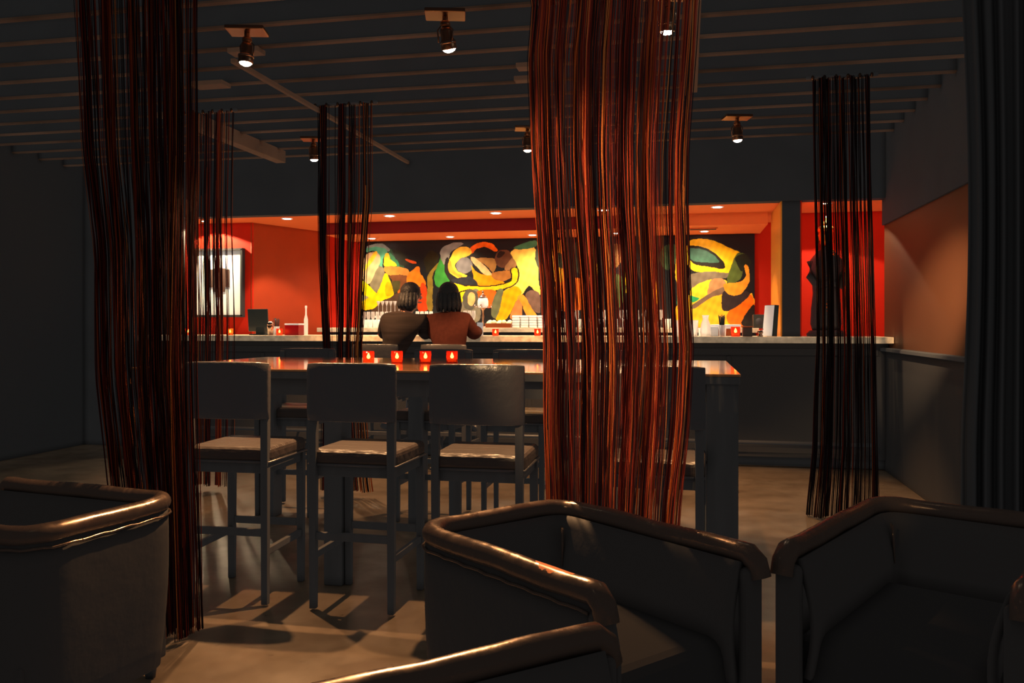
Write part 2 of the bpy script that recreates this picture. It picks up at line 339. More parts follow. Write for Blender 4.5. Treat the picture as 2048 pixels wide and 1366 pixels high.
paint = [
 (L2([(300,290),(420,400),(480,520),(420,510),(330,380)]), (38,72,46)),
 (L2([(680,420),(760,330),(830,380),(800,470),(720,560),(690,500)]), (38,34,20)),
 (L2([(340,320),(440,340),(520,420),(500,480),(420,460)]), (34,36,24)),
 (L2([(100,270),(230,245),(320,310),(290,335),(200,290),(90,320)]), (126,138,126)),
 (L2([(80,300),(180,280),(280,310),(290,370),(250,400),(245,520),(215,500),(215,380),(150,320),(90,340)]), (84,165,125)),
 (L2([(55,400),(160,330),(215,380),(205,500),(130,650),(50,650)]), (205,168,118)),
 (L2([(52,500),(150,345),(190,350),(90,500),(52,540)]), (250,196,50)),
 (L2([(200,500),(240,490),(270,560),(190,760),(110,690),(150,600)]), (116,106,80)),
 (L2([(310,340),(350,380),(410,440),(425,495),(390,485),(320,400)]), (50,122,76)),
 (L2([(262,380),(300,350),(330,420),(388,460),(388,492),(272,492)]), (255,192,24)),
 (L2([(268,500),(400,495),(508,520),(510,592),(320,588)]), (186,118,46)),
 (L2([(318,590),(508,590),(485,700),(360,760),(340,640)]), (104,58,30)),
 (L2([(340,660),(430,650),(420,740),(360,770)]), (66,62,30)),
 (L2([(505,580),(560,520),(620,485),(645,570),(675,600),(690,690),(520,690)]), (232,112,20)),
 (L2([(498,408),(590,435),(586,460),(503,432)]), (196,74,20)),
 (L2([(120,920),(260,850),(420,760),(540,760),(640,900),(400,1040),(200,1040)]), (74,52,36)),
 (L2([(42,640),(110,700),(185,775),(120,815),(40,770)]), (255,206,14)),
 (L2([(40,790),(110,815),(90,850),(36,860)]), (150,140,100)),
 (L2([(270,565),(320,640),(362,790),(240,850),(140,930),(22,940),(22,870),(120,805),(190,760)]), (255,192,12)),
 (L2([(290,650),(340,680),(358,785),(290,800),(275,720)]), (250,150,12)),
 (L2([(412,750),(510,695),(522,722),(420,772)]), (214,90,20)),
 (L2([(640,700),(690,680),(730,900),(690,960),(620,940)]), (200,56,14)),
 (L2([(715,640),(740,560),(830,450),(855,470),(775,590),(770,930),(715,930)]), (122,100,36)),
 (L2([(800,560),(850,400),(885,400),(935,560),(935,700),(820,710),(788,640)]), (52,124,46)),
 (L2([(870,300),(1000,235),(1090,255),(960,335),(930,440),(890,470),(850,390)]), (128,124,112)),
 (L2([(900,430),(935,400),(960,560),(1040,640),(960,640),(905,560)]), (34,32,30)),
 (L2([(1140,330),(1200,268),(1300,232),(1400,252),(1455,315),(1420,328),(1330,285),(1230,310),(1190,355)]), (232,92,16)),
 (L2([(935,470),(960,380),(1020,300),(1120,285),(1180,340),(1150,380),(1060,410),(1010,470),(1040,540),(1130,592),(1050,612),(960,560)]), (255,196,52)),
 (L2([(935,470),(950,420),(975,470),(1010,540),(1080,590),(1040,600),(950,540)]), (250,140,44)),
 (L2(E(1105,480,85,85)), (112,106,102)),
 (L2([(1180,400),(1225,330),(1330,298),(1405,340),(1425,412),(1300,405)]), (26,23,21)),
 (L2([(1230,410),(1425,408),(1412,545),(1330,480)]), (156,110,54)),
 (L2([(1175,395),(1235,415),(1395,565),(1330,585),(1205,470)]), (228,174,114)),
 (L2(E(1515,410,95,95)), (92,56,36)),
 (L2([(1560,450),(1655,360),(1645,500),(1530,530)]), (146,104,64)),
 (L2([(1440,380),(1480,330),(1530,340),(1520,360),(1470,400)]), (40,28,24)),
 (L2([(1175,480),(1215,540),(1300,575),(1400,582),(1490,640),(1505,675),(1250,690),(1190,570)]), (255,142,12)),
 (L2([(1390,582),(1420,545),(1595,540),(1595,605),(1510,645),(1430,625)]), (158,100,44)),
 (L2([(970,620),(1130,600),(1200,620),(1245,690),(1100,680),(990,655)]), (42,42,46)),
 (L2([(1590,340),(1830,285),(1880,600),(1890,790),(1790,690),(1720,770),(1640,860),(1550,1040),(1435,1040),(1470,920),(1500,770),(1610,680),(1665,500)]), (250,204,84)),
 (L2([(1500,770),(1640,700),(1705,760),(1640,860),(1550,1040),(1435,1040),(1480,880)]), (255,158,12)),
 (L2([(1105,690),(1300,690),(1500,668),(1575,640),(1590,600),(1590,515),(1672,515),(1668,630),(1625,695),(1500,738),(1300,758),(1125,758)]), (40,30,20)),
 (L2([(1110,702),(1300,702),(1500,680),(1582,652),(1603,605),(1603,520),(1660,520),(1655,622),(1618,684),(1500,725),(1300,745),(1130,745)]), (250,188,26)),
 (L2([(970,665),(1080,685),(1135,720),(1155,765),(1080,865),(1045,920),(1008,800)]), (255,202,24)),
 (L2([(1008,772),(1070,748),(1130,735),(1135,746),(1075,760),(1012,786)]), (40,34,20)),
 (L2([(1055,930),(1130,775),(1255,750),(1255,1060),(1055,1060)]), (120,112,90)),
 (L2([(1240,752),(1435,745),(1390,910),(1260,890)]), (226,96,26)),
 (L2([(1390,900),(1450,738),(1512,738),(1490,860),(1440,1020),(1385,1000)]), (98,102,70)),
 (L2(E(1165,840,85,110)), (84,80,68)), (L2(E(1175,835,42,72)), (242,174,104)),
 (L2([(1585,1030),(1660,830),(1705,880),(1700,1040)]), (190,120,62)),
 (L2([(1655,815),(1730,795),(1850,980),(1870,1030),(1780,1030),(1700,880)]), (242,142,44)),
 (L2([(1740,790),(1820,735),(1890,790),(1900,960),(1840,955)]), (108,82,68)),
 (L2([(1620,300),(1750,235),(1850,215),(1850,275),(1700,312)]), (64,114,74)),
 (L2([(1860,300),(1960,420),(1990,700),(1930,760),(1890,560),(1850,420)]), (60,62,48)),
 (L3([(-10,430),(60,420),(90,560),(85,800),(60,790),(20,600)]), (245,195,70)),
 (L3([(90,440),(210,420),(260,520),(240,700),(130,760),(100,600)]), (210,130,24)),
 (L3([(150,520),(220,560),(200,640),(140,620)]), (40,60,40)),
 (L3([(260,460),(380,430),(440,560),(380,700),(280,640)]), (52,56,44)),
 (L3([(120,800),(300,720),(420,800),(400,960),(140,980)]), (226,96,24)),
 (L3([(420,600),(480,620),(500,800),(490,960),(430,960),(440,780)]), (250,190,30)),
 (L3([(520,480),(640,440),(690,520),(620,640),(540,600)]), (150,100,50)),
 (L3([(690,560),(770,540),(780,700),(750,850),(700,820)]), (255,190,20)),
 (L3([(560,700),(680,720),(700,900),(580,980)]), (70,90,50)),
 (L3([(780,640),(900,520),(980,560),(950,640),(860,760)]), (46,40,30)),
 (L3([(900,760),(960,740),(970,900),(930,960),(890,900)]), (255,170,20)),
 (L3([(1000,480),(1100,450),(1130,560),(1050,660),(990,600)]), (60,80,50)),
 (L3([(1120,560),(1200,560),(1190,720),(1140,790),(1110,700)]), (250,170,30)),
 (L3([(1100,980),(1240,880),(1260,1110),(1100,1110)]), (250,165,30)),
 (L3([(1215,430),(1290,402),(1420,418),(1560,478),(1650,522),(1600,560),(1592,640),(1560,690),(1400,690),(1240,650),(1195,560)]), (245,184,24)),
 (L3([(1220,460),(1330,470),(1450,535),(1510,600),(1498,645),(1400,636),(1280,612),(1222,565)]), (30,26,18)),
 (L3([(1225,480),(1330,490),(1430,545),(1470,590),(1400,600),(1290,590),(1228,560)]), (58,96,76)),
 (L3([(1240,688),(1540,678),(1545,712),(1380,745),(1240,815)]), (112,98,78)),
 (L3([(1235,815),(1380,740),(1525,738),(1512,812),(1430,872),(1330,925),(1240,965)]), (250,192,44)),
 (L3([(1400,740),(1500,728),(1525,800),(1380,862),(1385,800)]), (168,122,78)),
 (L3([(1240,972),(1500,830),(1500,940),(1530,990),(1650,960),(1735,850),(1745,1115),(1235,1115)]), (250,170,34)),
 (L3([(1240,945),(1340,882),(1500,795),(1515,840),(1400,885),(1260,970)]), (112,88,68)),
 (L3([(1235,865),(1305,890),(1245,918)]), (42,144,84)), (L3([(1128,820),(1168,810),(1170,980),(1128,980)]), (30,92,62)),
 (L3([(1590,560),(1640,515),(1705,560),(1665,665),(1640,735),(1550,765),(1538,700)]), (78,92,40)),
 (L3([(1600,560),(1680,528),(1725,600),(1692,655),(1640,662)]), (30,34,24)),
 (L3([(1540,1000),(1730,860),(1742,1100),(1560,1100)]), (228,102,16)),
 (L3([(1508,825),(1715,845),(1650,930),(1535,988),(1492,962)]), (48,38,38)),
 (L3([(1668,628),(1700,625),(1718,700),(1704,770),(1640,855),(1545,855),(1508,805),(1518,765),(1630,755),(1688,710)]), (228,144,38)),
 (L3([(1650,1090),(1750,940),(1750,1130)]), (30,26,24)),
]
def mural():
    x0 = at_y(722, 500, YM).x; x1 = at_y(1509, 500, YM).x; z0, z1 = 1.20, 2.305
    nx, nz = 860, 190
    xs = np.linspace(x0, x1, nx+1); zs = np.linspace(z0, z1, nz+1)
    X, Z = np.meshgrid((xs[:-1]+xs[1:])/2, (zs[:-1]+zs[1:])/2)
    zc = -X*SN+YM*CS; U = 1024+F*(X*CS+YM*SN)/zc; V = HZ+F*(HE-Z)/zc
    U = U+.8*np.sin(V*.13+U*.05)+.3*np.sin(V*.5); V = V+.8*np.sin(U*.08+1.3)+.3*np.sin(U*.41)
    col = np.zeros((*X.shape, 3)); col[:] = srgb(24,25,27)[:3]
    soft = np.sin(U*.5+V*.2)*.4+np.sin(U*.13-V*.31)*.6
    for P, c in paint:
        msk = inside(U, V, catmull(P)); c = np.array(srgb(*c)[:3])
        w = (1+.16*soft[msk])[:, None]; col[msk] = np.clip(c*w, 0, 1)
    verts = np.zeros(((nx+1)*(nz+1), 3)); gx, gz = np.meshgrid(xs, zs)
    verts[:,0] = gx.ravel(); verts[:,1] = YM-.03; verts[:,2] = gz.ravel()
    idx = np.arange((nx+1)*(nz+1)).reshape(nz+1, nx+1)
    q = np.stack([idx[:-1,:-1], idx[:-1,1:], idx[1:,1:], idx[1:,:-1]], -1).reshape(-1, 4)
    me = bpy.data.meshes.new('canvas'); me.vertices.add(len(verts)); me.vertices.foreach_set('co', verts.ravel())
    me.loops.add(q.size); me.loops.foreach_set('vertex_index', q.ravel().astype(np.int32))
    me.polygons.add(len(q)); me.polygons.foreach_set('loop_start', np.arange(0, q.size, 4, dtype=np.int32))
    me.update(calc_edges=True)
    ca = me.color_attributes.new('paint', 'FLOAT_COLOR', 'CORNER')
    cc = np.ones((len(q), 4, 4)); cc[:, :, :3] = col.reshape(-1, 3)[:, None, :]
    ca.data.foreach_set('color', cc.ravel())
    m = bpy.data.materials.new('mural_paint'); m.use_nodes = True; nt = m.node_tree; b = nt.nodes['Principled BSDF']
    a = nt.nodes.new('ShaderNodeAttribute'); a.attribute_name = 'paint'; nt.links.new(a.outputs['Color'], b.inputs['Base Color'])
    b.inputs['Roughness'].default_value = .38; b.inputs['Specular IOR Level'].default_value = .35
    n = nt.nodes.new('ShaderNodeTexNoise'); n.inputs['Scale'].default_value = 22; tc = nt.nodes.new('ShaderNodeTexCoord'); nt.links.new(tc.outputs['Object'], n.inputs['Vector'])
    bp = nt.nodes.new('ShaderNodeBump'); bp.inputs['Strength'].default_value = .25; bp.inputs['Distance'].default_value = .01; nt.links.new(n.outputs['Fac'], bp.inputs['Height']); nt.links.new(bp.outputs[0], b.inputs['Normal'])
    me.materials.append(m)
    r = thing('wall_mural', ((x0+x1)/2, YM-.03, 1.2), 0, 'long abstract mural in yellow, orange and green on black behind the bar', 'painting')
    o = bpy.data.objects.new('canvas', me); C.objects.link(o); o.parent = r; o.location = (-r.location.x, -r.location.y, -r.location.z)
    f = B(((x0+x1)/2, YM-.014, (z0+z1)/2), (x1-x0, .026, z1-z0)); rel(f, r).build('backing_board', M['black_paint'], r)
mural()

# ---------------------------------------------------------------- framed print on the left wall
def picture():
    a = at_y(391, 500, YP-.05); b = at_y(482, 632, YP-.05)
    cx = (a.x+b.x)/2; cz = (a.z+b.z)/2; w = b.x-a.x; h = a.z-b.z
    r = thing('framed_print', (cx, YP-.03, cz), 0, 'framed white print with a small dark picture in its middle, on red wall', 'picture')
    mb = MB()
    for sx, dx, dz, ww, hh in ((0,0,h/2,w+.04,.025),(0,0,-h/2,w+.04,.025),(1,w/2+.008,0,.025,h),(1,-w/2-.008,0,.025,h)):
        mb.box((dx, 0, dz), (ww, .06, hh))
    mb.build('frame', M['black_wood'], r)
    B((0,.012,0), (w, .02, h)).build('mount', M['paper'], r)
    mb = MB(); mb.box((.0,-.002,.03), (.15,.006,.26)); mb.box((-.1,-.002,.05),(.05,.006,.2)); mb.box((.1,-.002,.05),(.05,.006,.2)); mb.box((.0,-.002,-.13),(.09,.006,.06))
    mb.build('printed_image', mat('brown_ink', srgb(70,48,40), .8), r)
picture()

# ---------------------------------------------------------------- bar stools
def make_stool():
    r = thing('bar_stool', (0,0,0), 0)
    W = .42; D = .42
    # origin under the backrest plane centre; seat runs towards +y
    mb = MB(); mb.box((0, D/2, .695), (W, D, .075)); s = mb.build('seat', M['seat_leather'], r, bevel=.025)
    mb = MB(); mb.tube([(-W/2,.0,.665),(W/2,.0,.665),(W/2,D,.665),(-W/2,D,.665)], .006, 6, closed=True); mb.build('piping', M['leather'], s)
    mb = MB(); mb.box((0, D/2, .635), (W-.03, D-.03, .05)); mb.build('seat_frame', M['black_wood'], r, bevel=.004)
    for sx in (-1, 1):
        B((sx*(W/2-.022), .005, .56), (.038,.036,1.10), taper=.8).build('leg', M['black_wood'], r, bevel=.003)
        B((sx*(W/2-.022), D-.02, .33), (.038,.036,.66), taper=.8).build('leg', M['black_wood'], r, bevel=.003)
    # backrest: slightly curved pad with a rolled top
    vs = []; fs = []; n = 14; m_ = 8
    for side in (0, 1):
        for j in range(m_+1):
            z = .865+(1.128-.865)*j/m_
            for i in range(n+1):
                t = i/n*2-1; x = t*(W/2+.002); y = -.035+.03*(1-t*t)*-1*.6+ (.0 if side == 0 else .06)
                edge = .018*(abs(t)**10+ (1 if j in (0, m_) else 0)*.5)
                y += edge if side == 0 else -edge
                zz = z-.006*(abs(t)**6) if j == m_ else z
                vs.append((x, y, zz))
    o_ = (n+1)*(m_+1)
    for j in range(m_):
        for i in range(n):
            a = j*(n+1)+i; fs.append((a, a+1, a+n+2, a+n+1)); fs.append((o_+a, o_+a+n+1, o_+a+n+2, o_+a+1))
    for i in range(n):
        fs.append((i, o_+i, o_+i+1, i+1)); t = m_*(n+1)+i; fs.append((t, t+1, o_+t+1, o_+t))
    for j in range(m_):
        a = j*(n+1); fs.append((a, a+n+1, o_+a+n+1, o_+a)); a += n; fs.append((a, o_+a, o_+a+n+1, a+n+1))
    MB().add(vs, fs, True).build('backrest', M['leather'], r, bevel=.008)
    for z, y in ((.34, .005), (.30, D-.02)): B((0,y,z), (W-.05,.022,.035)).build('foot_rail', M['black_wood'], r, bevel=.003)
    for sx in (-1,1): B((sx*(W/2-.022), D/2-.01, .25), (.022,D-.05,.032)).build('side_rail', M['black_wood'], r, bevel=.003)
    return r
stool0 = make_stool(); used = [False]
def stool(x, y, rz, label, group=None):
    o = stool0 if not used[0] else copy_tree(stool0); used[0] = True
    o.location = (x, y, 0); o.rotation_euler = (0,0,rz); tag(o, label, 'stool', group)
    if not group and 'group' in o: del o['group']
    return o
G = 'high stools around the long table'
for x, rz, l in ((-2.09, .03, 'black leather high stool pushed up to the table, farthest left of the near row'),
              (-1.475, -.02, 'black leather high stool on the near side of the table, second from the left'),
              (-.895, .02, 'black leather high stool on the near side, just left of the big string curtain'),
              (-.135, -.03, 'black leather high stool on the near side, behind the big string curtain')):
    stool(x, 3.6, rz, l, G)
for x, rz, l in ((-2.69, .03, 'black high stool across the table, farthest left of the far row'),
              (-1.67, -.03, 'black high stool across the table, right behind the red candles'),
              (-1.10, .02, 'black high stool across the table, shiny back left of the big curtain'),
              (-.35, .0, 'black high stool across the table, its back seen through the big curtain')):
    stool(x, 5.74, PI+rz, l, G)
G2 = 'stools at the bar'
stool(-2.69, 7.10, .0, 'dark bar stool under the person in the pinstripe jacket', G2)
stool(-2.08, 7.16, -.1, 'dark bar stool under the person in the rust brown top', G2)

# ---------------------------------------------------------------- long high table
TX0, TX1, TY0, TY1, TH = -2.85, .24, 3.95, 5.42, 1.076
t = thing('high_table', ((TX0+TX1)/2, (TY0+TY1)/2, 0), 0, 'long dark polished high table with stools on both sides', 'table')
w, dd = TX1-TX0, TY1-TY0
B((0,0,TH-.006), (w, dd, .012)).build('table_top', M['table'], t, bevel=.003)
B((0,0,TH-.0295), (w-.004, dd-.004, .035)).build('table_edge', M['black_wood'], t, bevel=.003)
for sy in (-1, 1): B((0, sy*(dd/2-.09), TH-.09), (w-.3, .03, .09)).build('apron', M['black_wood'], t)
for x in (w/2-.08, -w/2+.08, -.42):
    for sy in (-1, 1):
        ww = .14 if x > -.4 else .095
        B((x, sy*(dd/2-.08), (TH-.044)/2), (ww, .13, TH-.044)).build('leg', M['black_wood'], t, bevel=.004)

# ---------------------------------------------------------------- candles
def make_candle(name, glass):
    r = thing('candle_holder', (0,0,0))
    prof = [(.0001,.0),(.030,.0),(.033,.003),(.034,.072),(.0315,.072),(.0305,.008),(.0001,.008)]
    MB().lathe(prof, n=20).build('glass_cup', M[glass], r)
    MB().lathe([(.0001,.009),(.027,.009),(.027,.026),(.022,.028),(.0001,.027)], n=16).build('wax', M['wax'], r)
    MB().lathe([(.0001,.027),(.008,.031),(.011,.039),(.007,.050),(.0001,.064)], n=10).build('flame', M['flame'], r)
    return r
red0 = make_candle('r', 'red_glass'); amb0 = make_candle('a', 'amber_glass'); firsts = {'r':True,'a':True}
def candle(p, kind, label, group, sc=1):
    src = red0 if kind == 'r' else amb0
    o = src if firsts[kind] else copy_tree(src); firsts[kind] = False
    o.location = p; o.scale = (sc,)*3; tag(o, label, 'candle', group); return o
for u, l in ((737,'red glass candle on the long table, leftmost of the four in a row'),(794,'red glass candle on the long table, second from left of four'),
             (851,'red glass candle on the long table, third from left of four'),(904,'red glass candle on the long table, rightmost of the four in a row')):
    p = at_h(u, 726.5-(u-820)*.004, TH); candle((p.x, p.y, TH), 'r', l, 'red candles on the long table', .98)
def onbar(u, v=669, Y=8.02): p = at_y(u, v, Y); return (p.x, Y, CT)
for u, k, y, l in ((377,'r',8.0,'red candle on the bar, farthest left, glowing behind the left string curtain'),
                (460,'a',8.02,'amber candle on the bar below the framed print'),
                (559,'r',8.0,'red candle on the bar in front of the small red box'),
                (762,'r',8.1,'red candle on the bar just left of the pinstripe jacket'),
                (991,'r',8.0,'red candle on the bar below the tray of pale fruit'),
                (1075,'r',8.0,'red candle on the bar at the left edge of the big string curtain'),
                (1141,'r',8.0,'red candle on the bar seen through the big string curtain'),
                (1471,'a',8.0,'wide red candle on the bar between the black straws and the leaning card')):
    kind = 'r' if u != 460 else 'a'
    candle(onbar(u, 669, y), kind, l, 'candles along the bar', 1.25 if u == 1471 else .95)

# ---------------------------------------------------------------- ceiling spotlights
def make_spot(hot=False):
    r = thing('ceiling_spotlight', (0,0,0))
    # origin at the ceiling plate
    mb = MB(); mb.box((0,0,-.012), (.20,.14,.02), rz=.25); mb.build('mounting_plate', M['copper'], r, bevel=.005)
    mb = MB(); mb.tube([(0,0,-.02),(0,0,-.055)], .014, 10); mb.ell((0,0,-.06), (.026,.026,.02), 8); mb.build('swivel', M['copper'], r)
    mb = MB(); mb.tube([(-.034,0,-.15),(-.04,0,-.09),(-.02,0,-.065),(.02,0,-.065),(.04,0,-.09),(.034,0,-.15)], .004, 8); mb.build('yoke', M['chrome'], r)
    return r
def make_head(hot):
    h = bpy.data.objects.new('lamp_head', None); C.objects.link(h)
    return h
def spot_fixture(x, y, z, label, tilt=(0,0), hot=False, energy=60, cone=78, blend=.5, col=(1,.53,.23), scale=1.0, group='ceiling spotlights', aim=None):
    r = make_spot(); r.location = (x, y, z); r.scale = (scale,)*3; tag(r, label, 'spotlight', group)
    R = (Matrix.Rotation(tilt[0], 3, 'X') @ Matrix.Rotation(tilt[1], 3, 'Y'))
    mb = MB(); mb.lathe([(.012,.0),(.026,-.004),(.030,-.02),(.030,-.055),(.037,-.066),(.039,-.105),(.036,-.108)], (0,0,-.075), 20, R)
    hd = mb.build('housing', M['copper'], r)
    mb = MB(); mb.lathe([(.037,-.001),(.0415,-.002),(.0415,-.012),(.037,-.013)], tuple(Vector((0,0,-.075))+R@Vector((0,0,-.066))), 20, R); mb.build('ring', M['chrome'], hd)
    mb = MB(); mb.lathe([(.0001,-.124),(.014,-.122),(.026,-.116),(.034,-.106),(.034,-.098),(.0001,-.097)], (0,0,-.075), 20, R); mb.build('lens', M['lens_hi' if hot else 'lens'], hd)
    li = bpy.data.lights.new('lamp_beam', 'SPOT'); li.energy = energy; li.spot_size = math.radians(cone); li.spot_blend = blend; li.color = col; li.shadow_soft_size = .02
    lo = bpy.data.objects.new('lamp_beam', li); C.objects.link(lo); lo.parent = r
    lp = Vector((0,0,-.075))+R@Vector((0,0,-.135)); lo.location = lp
    if aim is not None:
        dv = Vector(aim)-(Vector((x,y,z))+lp*scale); lo.rotation_euler = dv.to_track_quat('-Z','Y').to_euler()
    else: lo.rotation_euler = (R.to_euler().x, R.to_euler().y, R.to_euler().z)
    return r
SP = 2.86
spot_fixture(-2.27, 4.11, SP, 'ceiling spotlight pointing down, leftmost of the near row', (-.05,.05), energy=700)
spot_fixture(-1.18, 4.09, SP, 'glaring ceiling spotlight facing the camera, middle of the near row', (.35,-.1), hot=True, energy=950, cone=84, blend=.35, aim=(-1.35,3.0,0))
spot_fixture(-.09, 4.05, SP, 'ceiling spotlight glowing through the top of the big string curtain', (.15,0), hot=True, cone=64, energy=480)
spot_fixture(-3.05, 6.62, SP, 'small ceiling spotlight beside the narrow dark string curtain', (.1,0), cone=84, energy=560)
spot_fixture(-1.23, 6.6, SP, 'small ceiling spotlight at the left edge of the big string curtain', (.1,0), cone=84, energy=560)
spot_fixture(.37, 6.56, SP, 'small ceiling spotlight above the right side of the bar', (.05,-.05), cone=62, energy=760)
# above the frame: a nearest-row lamp, and one added to brighten the right wall
spot_fixture(-1.5, 1.15, SP, 'ceiling spotlight over the club chairs, aimed at the big string curtain', (-.5,0), energy=1300, cone=33, blend=.7, aim=(-.22,3.25,1.40), col=(1,.62,.3))
spot_fixture(.45, 3.62, SP, 'added spotlight out of view, lighting the lacquered panels of the right wall', (.3,.4), energy=4200, cone=19, blend=1, aim=(1.75,6.6,1.36), col=(1,.66,.38))

# ---------------------------------------------------------------- recessed downlights
def downlight(x, y, z, label, energy, cone, r=.055, aim=None, blend=.35, col=(1,.78,.52)):
    o = thing('recessed_downlight', (x, y, z), 0, label, 'downlight', 'recessed downlights over the bar')
    MB().lathe([(r*.72,-.004),(r,-.006),(r*1.05,-.001),(r*1.0,.0)], n=24).build('trim_ring', M['white'], o)
    MB().lathe([(.0001,-.007),(r*.7,-.007),(r*.72,-.002),(.0001,-.002)], n=24).build('lens', M['downlens'], o)
    li = bpy.data.lights.new('downlight_beam', 'SPOT'); li.energy = energy; li.spot_size = math.radians(cone); li.spot_blend = blend; li.color = col; li.shadow_soft_size = .03
    lo = bpy.data.objects.new('downlight_beam', li); C.objects.link(lo); lo.parent = o; lo.location = (0,0,-.015)
    if aim: lo.rotation_euler = (Vector(aim)-Vector((x,y,z))).to_track_quat('-Z','Y').to_euler()
for x, l in ((-4.17,'recessed downlight in the orange soffit, left of the narrow dark curtain'),(-3.02,'recessed downlight in the orange soffit, just right of the narrow dark curtain'),
             (-1.89,'recessed downlight in the front soffit, left of the big string curtain'),(-.8,'recessed downlight in the front soffit, hidden in the big curtain'),(.29,'recessed downlight in the front soffit, right of the big string curtain')):
    downlight(x, 8.39, OH, l, 135, 84, .06, aim=(x, 8.75, 1.2))
for x, l in ((-3.61,'small downlight over the left end of the mural'),(-2.66,'small downlight over the mural above the two people'),(-1.70,'small downlight over the mural at the left edge of the big curtain'),
             (-.75,'small downlight over the mural behind the big curtain'),(.19,'small downlight over the right end of the mural')):
    downlight(x, 9.42, 2.31, l, 72, 150, .05, blend=.9, col=(1,.8,.54))
downlight(-5.15, 8.42, OH, 'small downlight over the framed print', 170, 134, .045, blend=.06, col=(1,.75,.45))
downlight(1.28, 8.34, OH, 'small downlight over the gilded statue in the right bay', 75, 128, .045, blend=.06, col=(1,.75,.45))
# air vent in the soffit
v_ = thing('ceiling_vent', (at_h(1407,452,2.31).x, 9.15, 2.31), 0, 'narrow slotted air vent in the bar soffit, right of the big curtain', 'vent')
MB().box((0,0,-.006), (.3,.09,.008)).build('vent_frame', M['soffit'], v_)
for k in range(4): B((0,-.027+k*.018,-.012), (.27,.006,.005)).build('slat', M['darkmetal'], v_)

# ---------------------------------------------------------------- string curtains
def string_curtain(name_label, Y, prof, n, seed, ztop, zbot, folds=6, amp=.06, r=.0014, nclump=30, segs=34, bright=.5, spread=.55, rod=True, axis=0, group=None, dark=0.0, shade_k=1.0):
    """prof: list of (z, left, right) in metres along the rod"""
    rng = np.random.default_rng(seed)
    zs = np.linspace(ztop, zbot, segs+1)
    pz = np.array([p[0] for p in prof])[::-1]; pl = np.array([p[1] for p in prof])[::-1]; pr = np.array([p[2] for p in prof])[::-1]
    L = np.interp(zs, pz, pl); Rr = np.interp(zs, pz, pr)
    cl = np.sort(rng.uniform(0, 1, nclump)); cw = rng.uniform(.002, .028, nclump)*spread/.55; wt = rng.uniform(.2, 1, nclump); wt /= wt.sum()
    V = []; Fc = []; col = []; nv = 0
    x0 = prof[0][1]
    rc = [rng.uniform(0, 2*PI, 3) for _ in range(nclump)]; ctone = rng.uniform(0, 1, nclump)
    tri = [(math.cos(a), math.sin(a)) for a in (0, 2*PI/3, 4*PI/3)]
    for i in range(n):
        if rng.uniform() < spread:
            k = rng.choice(nclump, p=wt); s0 = cl[k]+rng.normal(0, cw[k]); tone = ctone[k]; ph = rc[k]; pull = 1
        else:
            s0 = rng.uniform(0, 1); tone = rng.uniform(0, 1); ph = rng.uniform(0, 2*PI, 3); pull = .6; k = None
        s0 = min(max(s0, 0), 1)
        t = (ztop-zs)/(ztop-zbot)
        a1, a2 = rng.uniform(.001, .006, 2); p1, p2 = rng.uniform(0, 2*PI, 2)
        s = s0+.008*pull*np.sin(t*3.1+ph[0])+.003*pull*np.sin(t*7.3+ph[1])
        if k is not None: s = s+(cl[k]-s0)*.65*np.sin(np.clip(t,0,1)*PI*1.2+ph[2]*.15)
        s = np.clip(s, -.01, 1.01)
        x = L+(Rr-L)*s+a1*np.sin(t*9+p1)
        y = amp*math.sin(2*PI*folds*s0+1)+amp*.4*math.sin(2*PI*folds*2.7*s0)+.012*np.sin(t*5+p2)+rng.normal(0, .012)
        rr = r*rng.uniform(.7, 1.35)*(1.7 if rng.uniform() < .06 else 1)
        base = nv
        for j in range(segs+1):
            for cx, cy in tri: V.append((x[j]+cx*rr, y[j]+cy*rr, zs[j]))
        for j in range(segs):
            for q in range(3):
                a = base+j*3+q; b = base+j*3+(q+1)%3; Fc.append((a, b, b+3, a+3))
        nv += 3*(segs+1)
        q = rng.uniform()*.6+tone*.4
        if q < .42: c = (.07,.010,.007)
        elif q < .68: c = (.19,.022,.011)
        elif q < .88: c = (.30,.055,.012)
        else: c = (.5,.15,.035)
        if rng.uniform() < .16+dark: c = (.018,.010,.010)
        c = tuple(v*shade_k for v in c)  # extra dark strings and this factor colour in the shade of dim, backlit curtains
        col += [c]*(3*(segs+1))
    xm = (prof[0][1]+prof[0][2])/2
    root = thing('string_curtain', (xm, Y, 0), 0, name_label, 'curtain', group or 'string curtains')
    me = bpy.data.meshes.new('strings'); me.from_pydata([(a-xm, b, c) for a, b, c in V], [], Fc); me.update()
    ca = me.color_attributes.new('tint', 'FLOAT_COLOR', 'POINT'); arr = np.ones((len(V), 4)); arr[:, :3] = np.array(col); ca.data.foreach_set('color', arr.ravel())
    me.polygons.foreach_set('use_smooth', [True]*len(me.polygons))
    me.materials.append(M['strings']); o = bpy.data.objects.new('strings', me); C.objects.link(o); o.parent = root; tag(o, kind='stuff')
    if rod:
        hw = (prof[0][2]-prof[0][1])/2+.05
        MB().tube([(-hw,0,ztop+.008),(hw,0,ztop+.008)], .011, 10).build('curtain_rod', M['darkmetal'], root)
        for k in range(max(6, int(hw*26))):
            xx = -hw+.04+(2*hw-.08)*k/(max(6, int(hw*26))-1)
            mb = MB(); mb.ell((xx, -.012, ztop+.004), (.010,.010,.016), 6); mb.build('curtain_knot', M['copper'], root)
    return root
def prof_at(Y, rows):
    out = []
    for v, ul, ur in rows:
        a = at_y(ul, v, Y); b = at_y(ur, v, Y); out.append(((a.z+b.z)/2, a.x, b.x))
    return out
YN = 3.22
